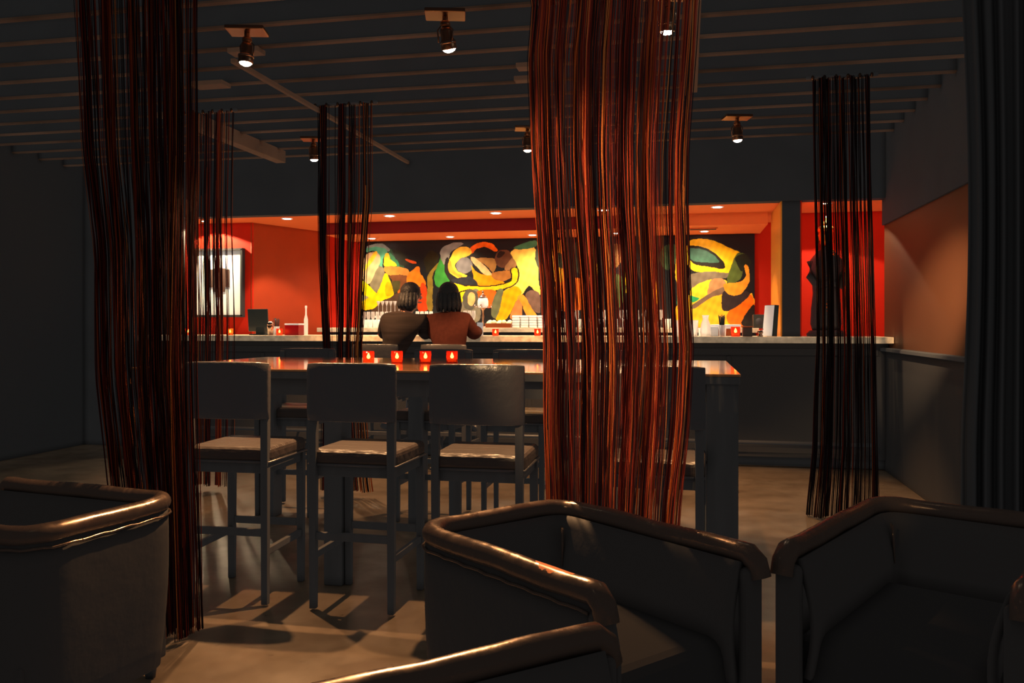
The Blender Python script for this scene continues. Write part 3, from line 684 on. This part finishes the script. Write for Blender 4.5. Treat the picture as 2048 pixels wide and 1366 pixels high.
pr = prof_at(YN, ((-150,1040,1440),(0,1062,1398),(110,1052,1392),(300,1058,1378),(420,1066,1376),(560,1078,1380),(700,1084,1386),(850,1084,1378),(1000,1090,1360),(1100,1096,1352),(1300,1090,1350)))
pr = [(2.93, pr[0][1], pr[0][2])]+pr[1:]+[(.02, pr[-1][1], pr[-1][2])]
string_curtain('big orange-red string curtain hanging in front of the table, right of centre', YN, pr, 760, 3, 2.93, .02, folds=7, amp=.055, r=.0015, nclump=40, segs=44, spread=.76, dark=.10)
YF = 6.0
pr = prof_at(YF, ((205,634,742),(400,634,742),(520,636,733),(640,642,727),(700,646,722),(960,640,742),(1000,640,745)))
pr = [(2.95, pr[0][1], pr[0][2])]+pr[1:-1]+[(.05, pr[-1][1], pr[-1][2])]
string_curtain('narrow dark red string curtain hanging between the table and the bar', YF, pr, 170, 11, 2.95, .05, folds=3, amp=.03, r=.0026, nclump=12, spread=.7, dark=.5, shade_k=.5)
pr = prof_at(YF, ((205,372,462),(450,372,458),(650,374,462),(1000,372,460)))
pr = [(2.95, pr[0][1], pr[0][2])]+pr[1:-1]+[(.05, pr[-1][1], pr[-1][2])]
string_curtain('sheer red string curtain hanging in front of the framed print', YF, pr, 120, 5, 2.95, .05, folds=3, amp=.03, r=.0024, nclump=12, spread=.62, dark=.35, shade_k=.6)
pr = prof_at(YF, ((205,1628,1740),(400,1630,1744),(560,1636,1748),(700,1636,1752),(900,1630,1756),(1030,1616,1758)))
pr = [(2.95, pr[0][1], pr[0][2])]+pr[1:]+[(.01, pr[-1][1], pr[-1][2])]
string_curtain('dark string curtain reaching the floor in front of the gilded statue', YF, pr, 200, 12, 2.95, .01, folds=4, amp=.04, r=.0022, nclump=22, spread=.5, dark=.7, shade_k=.3)
YL = 3.15
pr = prof_at(YL, ((0,150,376),(300,170,378),(500,195,374),(750,200,374),(1000,230,380),(1285,250,386)))
pr = [(2.93, pr[0][1], pr[0][2])]+pr[1:-1]+[(.03, pr[-1][1], pr[-1][2])]
string_curtain('wide dark red string curtain at the left, near the end of the table', YL, pr, 420, 21, 2.93, .03, folds=5, amp=.06, r=.0016, nclump=22, spread=.75, dark=.35, shade_k=.25)

# ---------------------------------------------------------------- black velvet drapes, right and left
def drape(label, pts, ztop, zbot, name='velvet_drape', amp=.035, waves=9, pinch=.0):
    pts = [Vector(p) for p in pts]; n = 90; m_ = 24
    cum = [0]
    for a, b in zip(pts, pts[1:]): cum.append(cum[-1]+(b-a).length)
    def P(t):
        s = t*cum[-1]
        for i in range(len(pts)-1):
            if s <= cum[i+1]+1e-9: k = (s-cum[i])/(cum[i+1]-cum[i]); d = (pts[i+1]-pts[i]).normalized(); return pts[i].lerp(pts[i+1], k), Vector((-d.y, d.x, 0))
    c0 = sum(pts, Vector())/len(pts); vs = []; fs = []
    for j in range(m_+1):
        h = j/m_; z = zbot+(ztop-zbot)*h
        for i in range(n+1):
            t = i/n; sq = 1-pinch*math.sin(PI*min(1, max(0, (z-.9)/1.6)))*1.0
            p, nn = P(.5+(t-.5)*sq)
            a = amp*(1.15-.5*h)*(math.sin(2*PI*waves*t)+.4*math.sin(2*PI*waves*1.7*t+1+h))
            q = p+nn*a; vs.append((q.x-c0.x, q.y-c0.y, z))
    for j in range(m_):
        for i in range(n): a = j*(n+1)+i; fs.append((a, a+1, a+n+2, a+n+1))
    r = thing(name, (c0.x, c0.y, 0), 0, label, 'curtain', 'heavy black drapes')
    MB().add(vs, fs, True).build('cloth', M['drape'], r, solid=.006)
    q0 = pts[0]-c0; q1 = pts[-1]-c0
    MB().tube([(q0.x, q0.y, ztop+.01),(q1.x, q1.y, ztop+.01)], .012, 10).build('curtain_rod', M['darkmetal'], r)
drape('heavy black drape at the right edge, in front of the glowing brown wall', [at_y(1925,600,3.3).to_2d().to_3d(), at_y(2190,600,3.2).to_2d().to_3d()], 2.9, .01, pinch=.12, amp=.022)

# ---------------------------------------------------------------- club chairs
def rounded(pts, rad, n=8):
    out = [Vector(pts[0])]
    for i in range(1, len(pts)-1):
        p = Vector(pts[i]); a = (Vector(pts[i-1])-p).normalized(); b = (Vector(pts[i+1])-p).normalized()
        s = p+a*rad; e = p+b*rad
        for k in range(n+1):
            t = k/n; out.append(s*(1-t)**2+p*2*t*(1-t)+e*t*t)
    out.append(Vector(pts[-1])); 
    res = []
    for a, b in zip(out, out[1:]):
        m_ = max(1, int((b-a).length/.035))
        for k in range(m_): res.append(a.lerp(b, k/m_))
    return res+[out[-1]]
def make_club(rail_mat=None):
    """back centre at the origin, opening towards +y; rail centre height .65"""
    r = thing('club_chair', (0,0,0))
    Wb, Wf, L, H = .30, .295, .85, .65; R_ = .032
    H2 = H
    base = rounded([(-Wf, L, 0), (-Wb, 0, 0), (Wb, 0, 0), (Wf, L, 0)], .13, 8)
    rng = random.Random(2)
    rail = [Vector((p.x, p.y, H2+.002*math.sin(i*.5))) for i, p in enumerate(base)]
    # the two front ends roll down over the arm fronts
    fe = [Vector((-Wf-.002, L+.028, H-.02)), Vector((-Wf-.003, L+.040, H-.06))]
    ge = [Vector((Wf+.002, L+.028, H-.02)), Vector((Wf+.003, L+.040, H-.06))]
    path = fe[::-1]+rail+ge
    rad = [R_*(1+.035*math.sin(i*1.1)*math.sin(i*.37)) for i in range(len(path))]
    MB().tube(path, rad, 18).build('rolled_rail', rail_mat or M['club'], r)
    def off(pts, d):
        out = []
        for i, p in enumerate(pts):
            t = (pts[min(i+1,len(pts)-1)]-pts[max(i-1,0)]).normalized(); n_ = Vector((t.y, -t.x, 0)); out.append(p+n_*d)
        return out
    def wall(pts, z0, z1, d0, d1, name, m, bulge=0, solid=.03, n=8):
        vs = []; fs = []; N = len(pts)
        for j in range(n+1):
            h = j/n; dd_ = d0+(d1-d0)*h+bulge*math.sin(PI*h); q = off(pts, dd_)
            for p in q: vs.append((p.x, p.y, z0+(z1-z0)*h))
        for j in range(n):
            for i in range(N-1): a = j*N+i; fs.append((a, a+1, a+N+1, a+N))
        return MB().add(vs, fs, True).build(name, m, r, solid=solid)
    # off() with positive d goes outside (right of the travel direction -> check sign by centre)
    c = Vector((0, L/2, 0)); tst = off(base, .05); sg = 1 if (tst[len(base)//2]-c).length > (base[len(base)//2]-c).length else -1
    wall(base, .06, .63, -.005*sg, .022*sg, 'outer_shell', M['shell'], bulge=.012*sg, solid=.02)
    wall(base, .30, .63, -.045*sg, -.022*sg, 'inner_padding', M['shell'], bulge=-.03*sg, solid=.02)
    # stitched seam that runs along under the roll, outside and inside
    for nm, dd_, z in (('stitched_seam', .030*sg, .612), ('stitched_seam', -.030*sg, .612)):
        q = off(base, dd_); MB().tube([Vector((p.x, p.y, z+.002*math.sin(i*2.1))) for i, p in enumerate(q)], .0045, 6).build(nm, M['club'], r)
    # pleats gathered at the two rear corners
    for sx in (-1, 1):
        for k in range(3):
            mb = MB(); x = sx*(Wb-.055-.012*k); y = .055+.02*k
            mb.tube([(x, y, .60), (x-sx*.004, y+.006, .54), (x-sx*.01, y+.01, .47)], [.004,.005,.002], 6); mb.build('pleat', M['club'], r)
    for sx in (-1, 1):
        mb = MB(); mb.box((sx*(Wf-.008), L+.012, .34), (.075,.045,.56)); mb.build('arm_front', M['shell'], r, bevel=.02)
    mb = MB(); mb.box((0, L/2+.04, .33), (.58, L-.14, .17)); mb.build('seat_cushion', M['cushion'], r, bevel=.05)
    mb = MB(); mb.box((0, L/2+.01, .16), (.6, L-.06, .18)); mb.build('base', M['shell'], r, bevel=.01)
    for sx in (-1,1):
        for y in (.08, L-.06): MB().lathe([(.018,0),(.026,.07)], (sx*.26, y, 0), 12).build('foot', M['black_wood'], r)
    return r
GC = 'club chairs in the foreground'
def place_club(o, bx, by, fx, fy, label):
    o.location = (bx, by, 0); o.rotation_euler = (0,0,math.atan2(fy, fx)-PI/2); tag(o, label, 'armchair', GC)
chairA = make_club(club_leather('cracked_leather_with_worn_patch', patch=(.285, .685, .668)))
place_club(chairA, -.63, 2.79, .76, -.65, 'dark leather club chair in the centre with an orange worn patch on its rail')
chairA.scale = (1,.945,1)
chairB = make_club(); fx, fy = .73, .68
place_club(chairB, -.61, .966, fx, fy, 'dark leather club chair whose rail crosses the bottom edge of the photo')
chairC = copy_tree(chairB)
g = Vector((.285, 2.545)); dv = Vector((.47,.88)).normalized(); sd = Vector((dv.y, -dv.x)); bc = g+dv*.85+sd*.295
place_club(chairC, bc.x, bc.y, -dv.x, -dv.y, 'dark leather club chair at the lower right, its arm beside the floor gap')
chairD = copy_tree(chairB)
place_club(chairD, -1.90, 2.53, -.985, .17, 'dark leather club chair at the lower left, seen from behind')

# ---------------------------------------------------------------- glassware and things on the bar
def glass_mb(kind):
    if kind == 'wine': return [(.0001,0),(.034,0),(.034,.003),(.005,.008),(.004,.085),(.012,.092),(.033,.12),(.038,.15),(.032,.20),(.030,.20),(.035,.15),(.030,.122),(.0001,.097)]
    if kind == 'flute': return [(.0001,0),(.03,0),(.03,.003),(.005,.008),(.004,.12),(.008,.13),(.019,.165),(.021,.178),(.019,.178),(.017,.166),(.0001,.135)]
    if kind == 'tumbler': return [(.0001,0),(.032,0),(.036,.10),(.034,.10),(.0305,.01),(.0001,.01)]
    if kind == 'pint': return [(.0001,0),(.030,0),(.040,.15),(.038,.15),(.0285,.012),(.0001,.012)]
    if kind == 'carafe': return [(.0001,0),(.04,0),(.045,.03),(.036,.10),(.022,.135),(.024,.165),(.03,.17),(.028,.17),(.020,.14),(.034,.10),(.042,.03),(.0001,.006)]
NAMES = {'wine':('wine_glass','wine glass'),'flute':('coupe_glass','cocktail glass'),'tumbler':('tumbler','tumbler'),'pint':('pint_glass','glass'),'carafe':('glass_carafe','carafe')}
glass0 = {}
def glass(kind, x, y, z, label, group, sc=1, inv=False):
    if kind not in glass0:
        o = MB().lathe(glass_mb(kind), n=16).build(NAMES[kind][0], M['clear_glass']); glass0[kind] = o
    else: o = glass0[kind].copy(); C.objects.link(o)
    o.location = (x, y, z); k_ = .66 if kind in ('wine','tumbler') else 1; o.scale = (sc*k_, sc*k_, sc)
    if inv: o.rotation_euler = (PI, 0, 0)
    return tag(o, label, NAMES[kind][1], group)
def bbx(u, Y=9.5): return at_y(u, 650, Y).x
rg = random.Random(4)
# left group on the back bar: tall cocktail glasses behind, low glasses before
for k in range(8): glass('flute', bbx(757+k*8.2, 9.68), 9.68, BT+.14, 'stemmed cocktail glass in the raised row left of the pinstripe jacket', 'raised row of cocktail glasses')
rs = thing('glass_riser', (bbx(786, 9.68), 9.68, BT), 0, 'low white riser carrying the raised row of cocktail glasses', 'riser')
B((0,0,.129), (.42,.1,.02)).build('riser_top', M['white'], rs)
for sx in (-1,1): B((sx*.19,0,.06), (.02,.09,.118)).build('riser_leg', M['white'], rs)
for row, (y, n, u0, u1, kd) in enumerate(((9.60,9,728,800,'wine'),(9.45,9,730,806,'tumbler'),(9.37,9,732,806,'tumbler'))):
    for k in range(n):
        lab = {9.60:'wine glass in the rear row at the left end of the back bar', 9.45:'tumbler in the middle row at the left end of the back bar', 9.37:'tumbler in the front row at the left end of the back bar'}[y]
        glass(kd, bbx(u0+(u1-u0)*k/(n-1), y), y, BT, lab, lab.replace('wine glass','wine glasses').replace('tumbler ','tumblers '), .95)
for k in range(4):
    for j, y in enumerate((9.62, 9.42)):
        glass('wine', bbx(835+k*9, y), y, BT, 'wine glass on the back bar between the two people', 'wine glasses between the two people', .95)
for k in range(3): glass('wine', bbx(930+k*8.6, 9.68), 9.68, BT, 'wine glass on the back bar just right of the rust brown top', 'wine glasses beside the fountain', 1.0)
for k in range(2): glass('carafe', bbx(934+k*11, 9.42), 9.42, BT, 'small carafe on the back bar left of the water fountain', 'carafes beside the fountain', .6)
# behind the big curtain
for k in range(22):
    glass('wine' if k % 3 else 'tumbler', bbx(1098+k*11.2, 9.55), 9.55, BT, 'glass on the back bar seen through the big curtain, rear row' if k % 3 else 'tumbler on the back bar seen through the big curtain, rear row', 'glasses behind the big curtain, rear row' if k % 3 else 'tumblers behind the big curtain, rear row', 1)
    if k % 2: glass('tumbler', bbx(1098+k*11.2+4, 9.4), 9.4, BT, 'tumbler on the back bar seen through the big curtain, front row', 'tumblers behind the big curtain, front row', 1)
# absinthe fountain
f = thing('water_fountain', (bbx(966, 9.6), 9.6, BT), 0, 'tall glass drip fountain with silver lid on a slender bronze stem', 'drinks fountain')
MB().lathe([(.0001,0),(.07,0),(.072,.008),(.03,.018),(.012,.03)], n=24).build('foot', M['chrome'], f)
mb = MB(); mb.lathe([(.012,.02),(.009,.08),(.014,.13),(.009,.16),(.011,.2),(.03,.225),(.045,.232)], n=20); mb.build('stem', M['copper'], f)
MB().lathe([(.0001,.232),(.05,.232),(.062,.26),(.062,.31),(.052,.345),(.046,.352),(.044,.348),(.05,.31),(.058,.262),(.0001,.24)], n=24).build('glass_bowl', M['white'], f)
MB().lathe([(.058,.352),(.05,.362),(.025,.385),(.012,.392),(.010,.405),(.016,.415),(.010,.428),(.0001,.432)], n=20).build('lid', M['chrome'], f)
for a in range(4):
    th = a*PI/2; mb = MB(); mb.tube([(.05*math.cos(th),.05*math.sin(th),.24),(.10*math.cos(th),.10*math.sin(th),.245),(.105*math.cos(th),.105*math.sin(th),.22)], .006, 8); mb.ell((.098*math.cos(th),.098*math.sin(th),.26), (.008,.008,.013), 6)
    mb.build('tap', M['chrome'], f)
# tray with fruit
tr = thing('wooden_tray', (bbx(999, 9.42), 9.42, BT), 0, 'shallow brown wooden tray of pale fruit on the back bar', 'tray')
mb = MB(); mb.box((0,0,.012), (.30,.16,.02))
for sx in (-1,1): mb.box((sx*.145,0,.03), (.012,.16,.04)); mb.box((0,sx*.075,.03), (.30,.012,.04))
mb.build('tray_body', M['amber'], tr, bevel=.003)
for k in range(10):
    x = -.115+.057*(k % 5); y = (-.03, .03)[k//5]
    o = MB().ell((0,0,0), (.030,.026,.026), 8).build('lemon', M['lemon']); o.location = (tr.location.x+x, tr.location.y+y, BT+.052+.012*(k % 2)); tag(o, 'pale lemon heaped in the brown tray on the back bar', 'fruit', 'lemons in the wooden tray')
# stacks of folded napkins
for k in range(4):
    x = bbx(1034+k*17, 9.45)
    for j in range(5):
        o = B((0,0,0), (.085,.13,.026)).build('folded_napkin', M['paper'], bevel=.006); o.location = (x, 9.45, BT+.014+j*.028); o.rotation_euler = (0,0,rg.uniform(-.06,.06))
        tag(o, 'folded white napkin in the stacks right of the fruit tray', 'napkin', 'stacked white napkins')
# long white bottle / decanter against the left wall
o = MB().lathe([(.0001,0),(.026,0),(.028,.02),(.028,.13),(.012,.17),(.011,.22),(.016,.23),(.016,.245),(.0001,.248)], n=18).build('crystal_decanter', M['clear_glass'])
o.location = (bbx(612, 8.35), 8.35, CT); tag(o, 'tall slim crystal decanter at the left of the bar, against the orange wall', 'decanter'); o.scale = (.75,.75,1.25)
# pos screen, left of the bar
sc_ = thing('till_screen', (onbar(505)[0], 8.14, CT), .12, 'black till screen standing on the left of the bar, seen from behind', 'screen')
mb = MB(); mb.box((0,0,.155), (.215,.02,.235), rx=.14); mb.build('screen_panel', M['green'], sc_, bevel=.006)
mb = MB(); mb.box((.02,.05,.05), (.1,.1,.1)); mb.build('stand', M['green'], sc_, bevel=.01)
mb = MB(); mb.box((.02,.04,.006), (.2,.18,.012)); mb.build('base', M['green'], sc_, bevel=.004)
# shaker
sh = thing('cocktail_shaker', (onbar(541)[0], 8.02, CT), 0, 'silver cocktail shaker between the till screen and the straws', 'shaker')
MB().lathe([(.0001,0),(.026,0),(.036,.09),(.037,.10)], n=20).build('cup', M['chrome'], sh)
MB().lathe([(.036,.10),(.032,.125),(.018,.14),(.0001,.142)], n=20).build('cap', M['chrome'], sh)
def straws(u, Y, label, h=.1, n=16, white=False, z=0):
    r = thing('straw_holder', (onbar(u, 669, Y)[0], Y, CT), 0, label, 'straw holder')
    MB().lathe([(.0001,0),(.028,0),(.036,h),(.034,h),(.0265,.008),(.0001,.008)], n=16).build('cup', M['clear_glass'], r)
    rg2 = random.Random(u); 
    for k in range(n):
        a = rg2.uniform(0,2*PI); q = rg2.uniform(.2,1); mb = MB(); mb.tube([(.02*q*math.cos(a),.02*q*math.sin(a),.012),(.042*q*math.cos(a),.036*q*math.sin(a),h*1.75+rg2.uniform(-.01,.02))], .003, 6); mb.build('straw', M['green'], r)
straws(552, 8.08, 'cup of black straws on the left of the bar behind a red candle', .09, 14)
straws(1445, 8.02, 'glass of black straws on the bar at the right, beside the wide red candle', .105, 18)
bx = thing('card_box', (onbar(580)[0], 8.12, CT), -.05, 'small red box with a white lid on the bar, right of the red candle', 'box')
B((0,0,.052), (.155,.12,.104)).build('box_body', [M['red_box']], bx, bevel=.004); B((0,0,.112), (.16,.125,.016)).build('lid', M['white'], bx, bevel=.004)
# menus and cards
mc = thing('table_card', (onbar(966)[0], 7.90, CT), .15, 'small white folded card standing on the bar below the fountain', 'card')
for s_ in (-1,1): B((0,s_*.022,.065), (.055,.003,.135), rx=s_*.32).build('leaf', M['paper'], mc)
mw = thing('menu', (onbar(1541)[0], 8.08, CT), -1.0, 'white menu leaning on a black stand at the right end of the bar', 'menu')
B((-.0,-.016,.145), (.13,.006,.28), rx=-.1).build('sheet', M['paper'], mw); B((0,.02,.145), (.13,.04,.285), rx=-.08).build('stand', M['green'], mw, bevel=.003)
# right hand cluster on the bar
for u, kd, l, s_ in ((1356,'pint','tall glass on the bar just inside the right edge of the big curtain',1.0),(1388,'pint','tall glass on the bar, first right of the big curtain',1.0),(1411,'carafe','upright carafe on the bar between the glass and the white napkin block',1.15),
                  (1374,'tumbler','short tumbler on the bar half behind the right edge of the big curtain',.9),(943,'tumbler','short amber-lit tumbler on the bar beside the rust brown top',.55),(1401,'tumbler','short tumbler on the bar behind the carafe',.8)):
    glass(kd, onbar(u)[0], 8.08 if kd == 'tumbler' else 8.0, CT, l, 'glasses standing on the bar', s_)
nb = B((0,0,.045), (.075,.07,.09)).build('napkin_block', M['paper'], bevel=.004); nb.location = (onbar(1429)[0], 8.08, CT+.001); tag(nb, 'white block of paper napkins on the bar left of the straws', 'napkins')
lb = thing('white_carton', (at_y(1449,650,8.42).x, 8.42, CT), 0, 'long white carton behind the straws at the right of the bar', 'box')
B((0,0,.09), (.30,.08,.04)).build('carton_top', M['white'], lb, bevel=.004); B((0,0,.035), (.29,.075,.07)).build('carton_body', M['amber'], lb)
cd = thing('condiment_caddy', (onbar(1495)[0], 8.06, CT), 0, 'dark brown condiment caddy on the bar, right of the wide red candle', 'caddy')
B((0,0,.042), (.085,.1,.084)).build('caddy_box', M['bronze'], cd, bevel=.005); B((0,0,.089), (.11,.11,.01)).build('rim', M['amber'], cd, bevel=.003)
sm = thing('salt_cellar', (onbar(1520)[0], 8.0, CT), 0, 'small silver salt cellar on the bar near the leaning menu', 'salt cellar')
MB().lathe([(.0001,0),(.024,0),(.026,.01),(.018,.02),(.028,.035),(.026,.05),(.012,.058),(.0001,.06)], n=16).build('bowl', M['chrome'], sm); MB().tube([(.0,.0,.05),(.03,0,.07)], .003, 6).build('spoon', M['chrome'], sm)
sp_ = thing('loudspeaker', (at_y(1519,660,9.5).x, 9.5, BT), 0, 'small black loudspeaker on the back bar at the right end of the mural', 'speaker')
sp_.location.x = bbx(1517, 9.45); sp_.location.y = 9.45
B((0,0,.07), (.12,.14,.15)).build('cabinet', M['green'], sp_, bevel=.006); MB().lathe([(.0001,.004),(.035,0),(.045,-.004)], (0,-.071,.07), 16, Matrix.Rotation(PI/2,3,'X')).build('cone', M['darkmetal'], sp_)
B((.0,.0,-.002), (.2,.2,.004)).build('foot_plate', M['darkmetal'], sp_)
# ---------------------------------------------------------------- gilded statue in the right bay
st = thing('statue', (at_y(1652, 600, 8.32).x, 8.32, CT), .1, 'dark robed statue with a gilded head and bead strand, in the right bay', 'statue')
st.scale = (1.12,1.12,1.15)
MB().lathe([(.0001,0),(.15,0),(.155,.02),(.13,.045),(.12,.05)], n=28).build('pedestal', M['bronze'], st)
def lerp_lathe(prof, c, sx, sy, n=28):
    mb = MB(); mb.lathe(prof, c, n, Matrix.Diagonal(Vector((sx, sy, 1)))); return mb
lerp_lathe([(.11,.05),(.125,.1),(.12,.22),(.105,.35),(.115,.46),(.13,.55),(.125,.62),(.075,.68),(.042,.70),(.038,.74)], (0,0,0), 1.0, .72).build('robe', M['bronze'], st)
mb = MB()
for s_ in (-1,1): mb.tube([(s_*.12,0,.60),(s_*.135,-.03,.48),(s_*.10,-.10,.40),(s_*.02,-.125,.42)], [.035,.032,.026,.018], 12)
mb.build('arms', M['bronze'], st)
hd = MB(); hd.ell((0,-.005,.80), (.062,.070,.082), 12); hd.tube([(0,-.07,.815),(0,-.085,.795),(0,-.072,.785)], [.006,.011,.008], 8)
for s_ in (-1,1): hd.ell((s_*.063,.005,.785), (.010,.014,.035), 6); hd.ell((s_*.024,-.064,.815), (.013,.006,.005), 6)
hd.ell((0,-.070,.765), (.018,.006,.006), 6); h_ = hd.build('gilded_head', M['gold'], st)
mb = MB(); mb.ell((0,.005,.86), (.068,.07,.042), 10); mb.lathe([(.04,.0),(.034,.025),(.015,.045),(.006,.075),(.0001,.085)], (0,.0,.885), 14); mb.build('headdress', M['gold'], h_)
for k in range(20):
    z = .68-.028*k; mb = MB(); mb.ell((.012*math.sin(k*.7)+(.03 if k < 2 else 0), -.098-.012*math.sin(k*.3), z), (.0105,.0105,.0105), 6); mb.build('bead', M['gold'], st)

# ---------------------------------------------------------------- people at the bar
def skin_obj(name, nodes, edges, m, parent, sub=2):
    me = bpy.data.meshes.new(name); me.from_pydata([n[0] for n in nodes], edges, []); me.update()
    o = bpy.data.objects.new(name, me); C.objects.link(o); o.parent = parent; me.materials.append(m)
    o.modifiers.new('skin', 'SKIN').use_smooth_shade = True
    sv = me.skin_vertices[0].data
    for i, n in enumerate(nodes):
        r_ = n[1]; sv[i].radius = (r_, r_) if not isinstance(r_, tuple) else r_; sv[i].use_root = (i == 0)
    s = o.modifiers.new('sub', 'SUBSURF'); s.levels = sub; s.render_levels = sub
    return o
def person(x, y, label, top, lean, yawh, hairlen, arm_out=0):
    r = thing('person', (x, y, 0), 0, label, 'person', 'people seated at the bar')
    lx = lean; J = {}
    N = [((0,0,.83), (.135,.105)), ((lx*.25,.02,.96), (.115,.09)), ((lx*.55,.05,1.14), (.135,.095)), ((lx*.85,.07,1.31), (.12,.085)), ((lx,.085,1.405), (.05,.05)), ((lx*1.08,.10,1.45), (.045,.045)),
         ((lx*1.15,.115,1.50), (.062,.07)), ((lx*1.2,.12,1.56), (.074,.085)), ((lx*1.22,.115,1.61), (.066,.075))]
    Ed = [(i, i+1) for i in range(8)]
    idx = {}
    for s in (-1, 1):
        b = len(N)
        N += [((lx*.9+s*.165,.075,1.335), .055), ((lx*.8+s*(.235+arm_out),.17,1.215), .045), ((lx*.5+s*(.22+arm_out),.30,1.232), .038), ((lx*.4+s*.15,.45,1.232), .03), ((lx*.4+s*.13,.51,1.226), (.036,.02))]
        Ed += [(3,b),(b,b+1),(b+1,b+2),(b+2,b+3),(b+3,b+4)]
        hand = b+4
        hx = lx*.4+s*.13
        for k, (dx, ln) in enumerate(((-.027,.058),(-.009,.068),(.010,.064),(.027,.05))):
            q = len(N); N += [((hx+dx,.55,1.222), .0085), ((hx+dx*1.1,.55+ln*.5,1.215), .008), ((hx+dx*1.15,.55+ln,1.203), .007)]; Ed += [(hand,q),(q,q+1),(q+1,q+2)]
        q = len(N); N += [((hx-s*.035,.515,1.218), .011), ((hx-s*.052,.545,1.208), .009)]; Ed += [(hand,q),(q,q+1)]
    for s in (-1, 1):
        b = len(N)
        N += [((s*.10,.06,.82), .085), ((s*.13,.26,.82), .075), ((s*.14,.43,.80), .058), ((s*.135,.42,.58), .05), ((s*.13,.385,.375), .038), ((s*.135,.46,.345), .034), ((s*.14,.55,.335), .026)]
        Ed += [(0,b)]+[(b+k, b+k+1) for k in range(6)]
    body = skin_obj('body', N, Ed, M['skin'], r)
    # clothes: a garment skin over the same joints, a little thicker
    def sel(ids, add):
        mp = {}; nn = []
        for i in ids:
            mp[i] = len(nn); p, ra = N[i]; ra = (ra[0]+add, ra[1]+add) if isinstance(ra, tuple) else ra+add; nn.append((p, ra))
        return nn, [(mp[a], mp[b]) for a, b in Ed if a in mp and b in mp]
    na = 9; nb_ = na+5+12+2; ids = [1,2,3,0,4]+[na,na+1,na+2,na+3]+[nb_,nb_+1,nb_+2,nb_+3]
    nn, ee = sel(ids, .024); nn[4] = (nn[4][0], (.09,.085));  nn[2] = (nn[2][0], (nn[2][1][0]+.03, nn[2][1][1]+.045)); nn[1] = (nn[1][0], (nn[1][1][0]+.02, nn[1][1][1]+.02)); skin_obj('jacket' if top == 'jacket' else 'sweater', nn, ee, M[top], r)
    lb_ = nb_+5+12+2; ids = [0]+[lb_+k for k in range(5)]+[lb_+7+k for k in range(5)]
    nn, ee = sel(ids, .014); skin_obj('trousers', nn, ee, M['dark_cloth'], r)
    for s, b in ((-1, lb_), (1, lb_+7)):
        mb = MB(); mb.ell((s*.137,.47,.335), (.05,.13,.045), 8); mb.build('shoe', M['darkmetal'], r)
    # head: cap of hair plus face features
    hc = Vector((lx*1.2, .115, 1.565)); R = Matrix.Rotation(yawh, 3, 'Z')
    fm = MB(); fm.tube([hc+R@Vector((0,.082,.012)), hc+R@Vector((0,.108,-.02)), hc+R@Vector((0,.09,-.03))], [.010,.015,.012], 8)
    for s in (-1,1): fm.ell(hc+R@Vector((s*.083,.0,-.012)), (.012,.02,.032), 6)
    fm.ell(hc+R@Vector((0,.085,-.062)), (.024,.010,.009), 6)
    fm.build('face', M['skin'], body)
    em = MB()
    for s in (-1,1): em.ell(hc+R@Vector((s*.03,.079,.014)), (.012,.008,.007), 6)
    em.build('eyes', M['darkmetal'], body)
    hm = MB(); hm.ell(hc+R@Vector((0,-.012,.028)), (.094,.104,.098), 14)
    if hairlen > 0:
        hm.ell(hc+R@Vector((0,-.045,-.05)), (.090,.066,.11), 12)
        for k in range(9):
            a = PI+PI*(k/8); hm.tube([hc+R@Vector((.08*math.cos(a),-.02+.07*math.sin(a),.02)), hc+R@Vector((.098*math.cos(a),-.03+.085*math.sin(a),-.09)), hc+R@Vector((.10*math.cos(a),-.03+.075*math.sin(a),-.10-hairlen))], [.026,.024,.010], 8)
    hm.build('hair', M['hair'], r)
    return r
pj = person(-2.69, 7.31, 'person in a charcoal pinstripe jacket with dark hair, leaning right at the bar', 'jacket', .19, -.7, .02, -.03)
pb = person(-2.08, 7.37, 'person with shoulder-length dark hair in a rust brown top, seated at the bar', 'brown_top', -.04, .35, .05, -.03)

# ---------------------------------------------------------------- world, camera, view
w = bpy.data.worlds.new('World'); bpy.context.scene.world = w; w.use_nodes = True
bg = w.node_tree.nodes['Background']; bg.inputs[0].default_value = (1,1,1,1); bg.inputs[1].default_value = .0137
sc = bpy.context.scene
sc.cycles.use_fast_gi = True; sc.cycles.fast_gi_method = 'ADD'
w.light_settings.ao_factor = .36; w.light_settings.distance = .06
cam = bpy.data.cameras.new('camera'); co = bpy.data.objects.new('camera', cam); C.objects.link(co)
co.location = (0,0,HE); co.rotation_euler = (PI/2, 0, YAW)
cam.sensor_width = 36; cam.lens = F*36/2048; cam.shift_y = -(683-HZ)/2048; cam.clip_start = .05
sc.camera = co
sc.view_settings.view_transform = 'Standard'; sc.view_settings.look = 'None'; sc.view_settings.gamma = 1; sc.view_settings.exposure = 0
sc.view_settings.use_curve_mapping = False
sc.cycles.use_denoising = True
sc.cycles.max_bounces = 8; sc.cycles.transparent_max_bounces = 24; sc.cycles.sample_clamp_indirect = 4
sc.cycles.caustics_reflective = False; sc.cycles.caustics_refractive = False
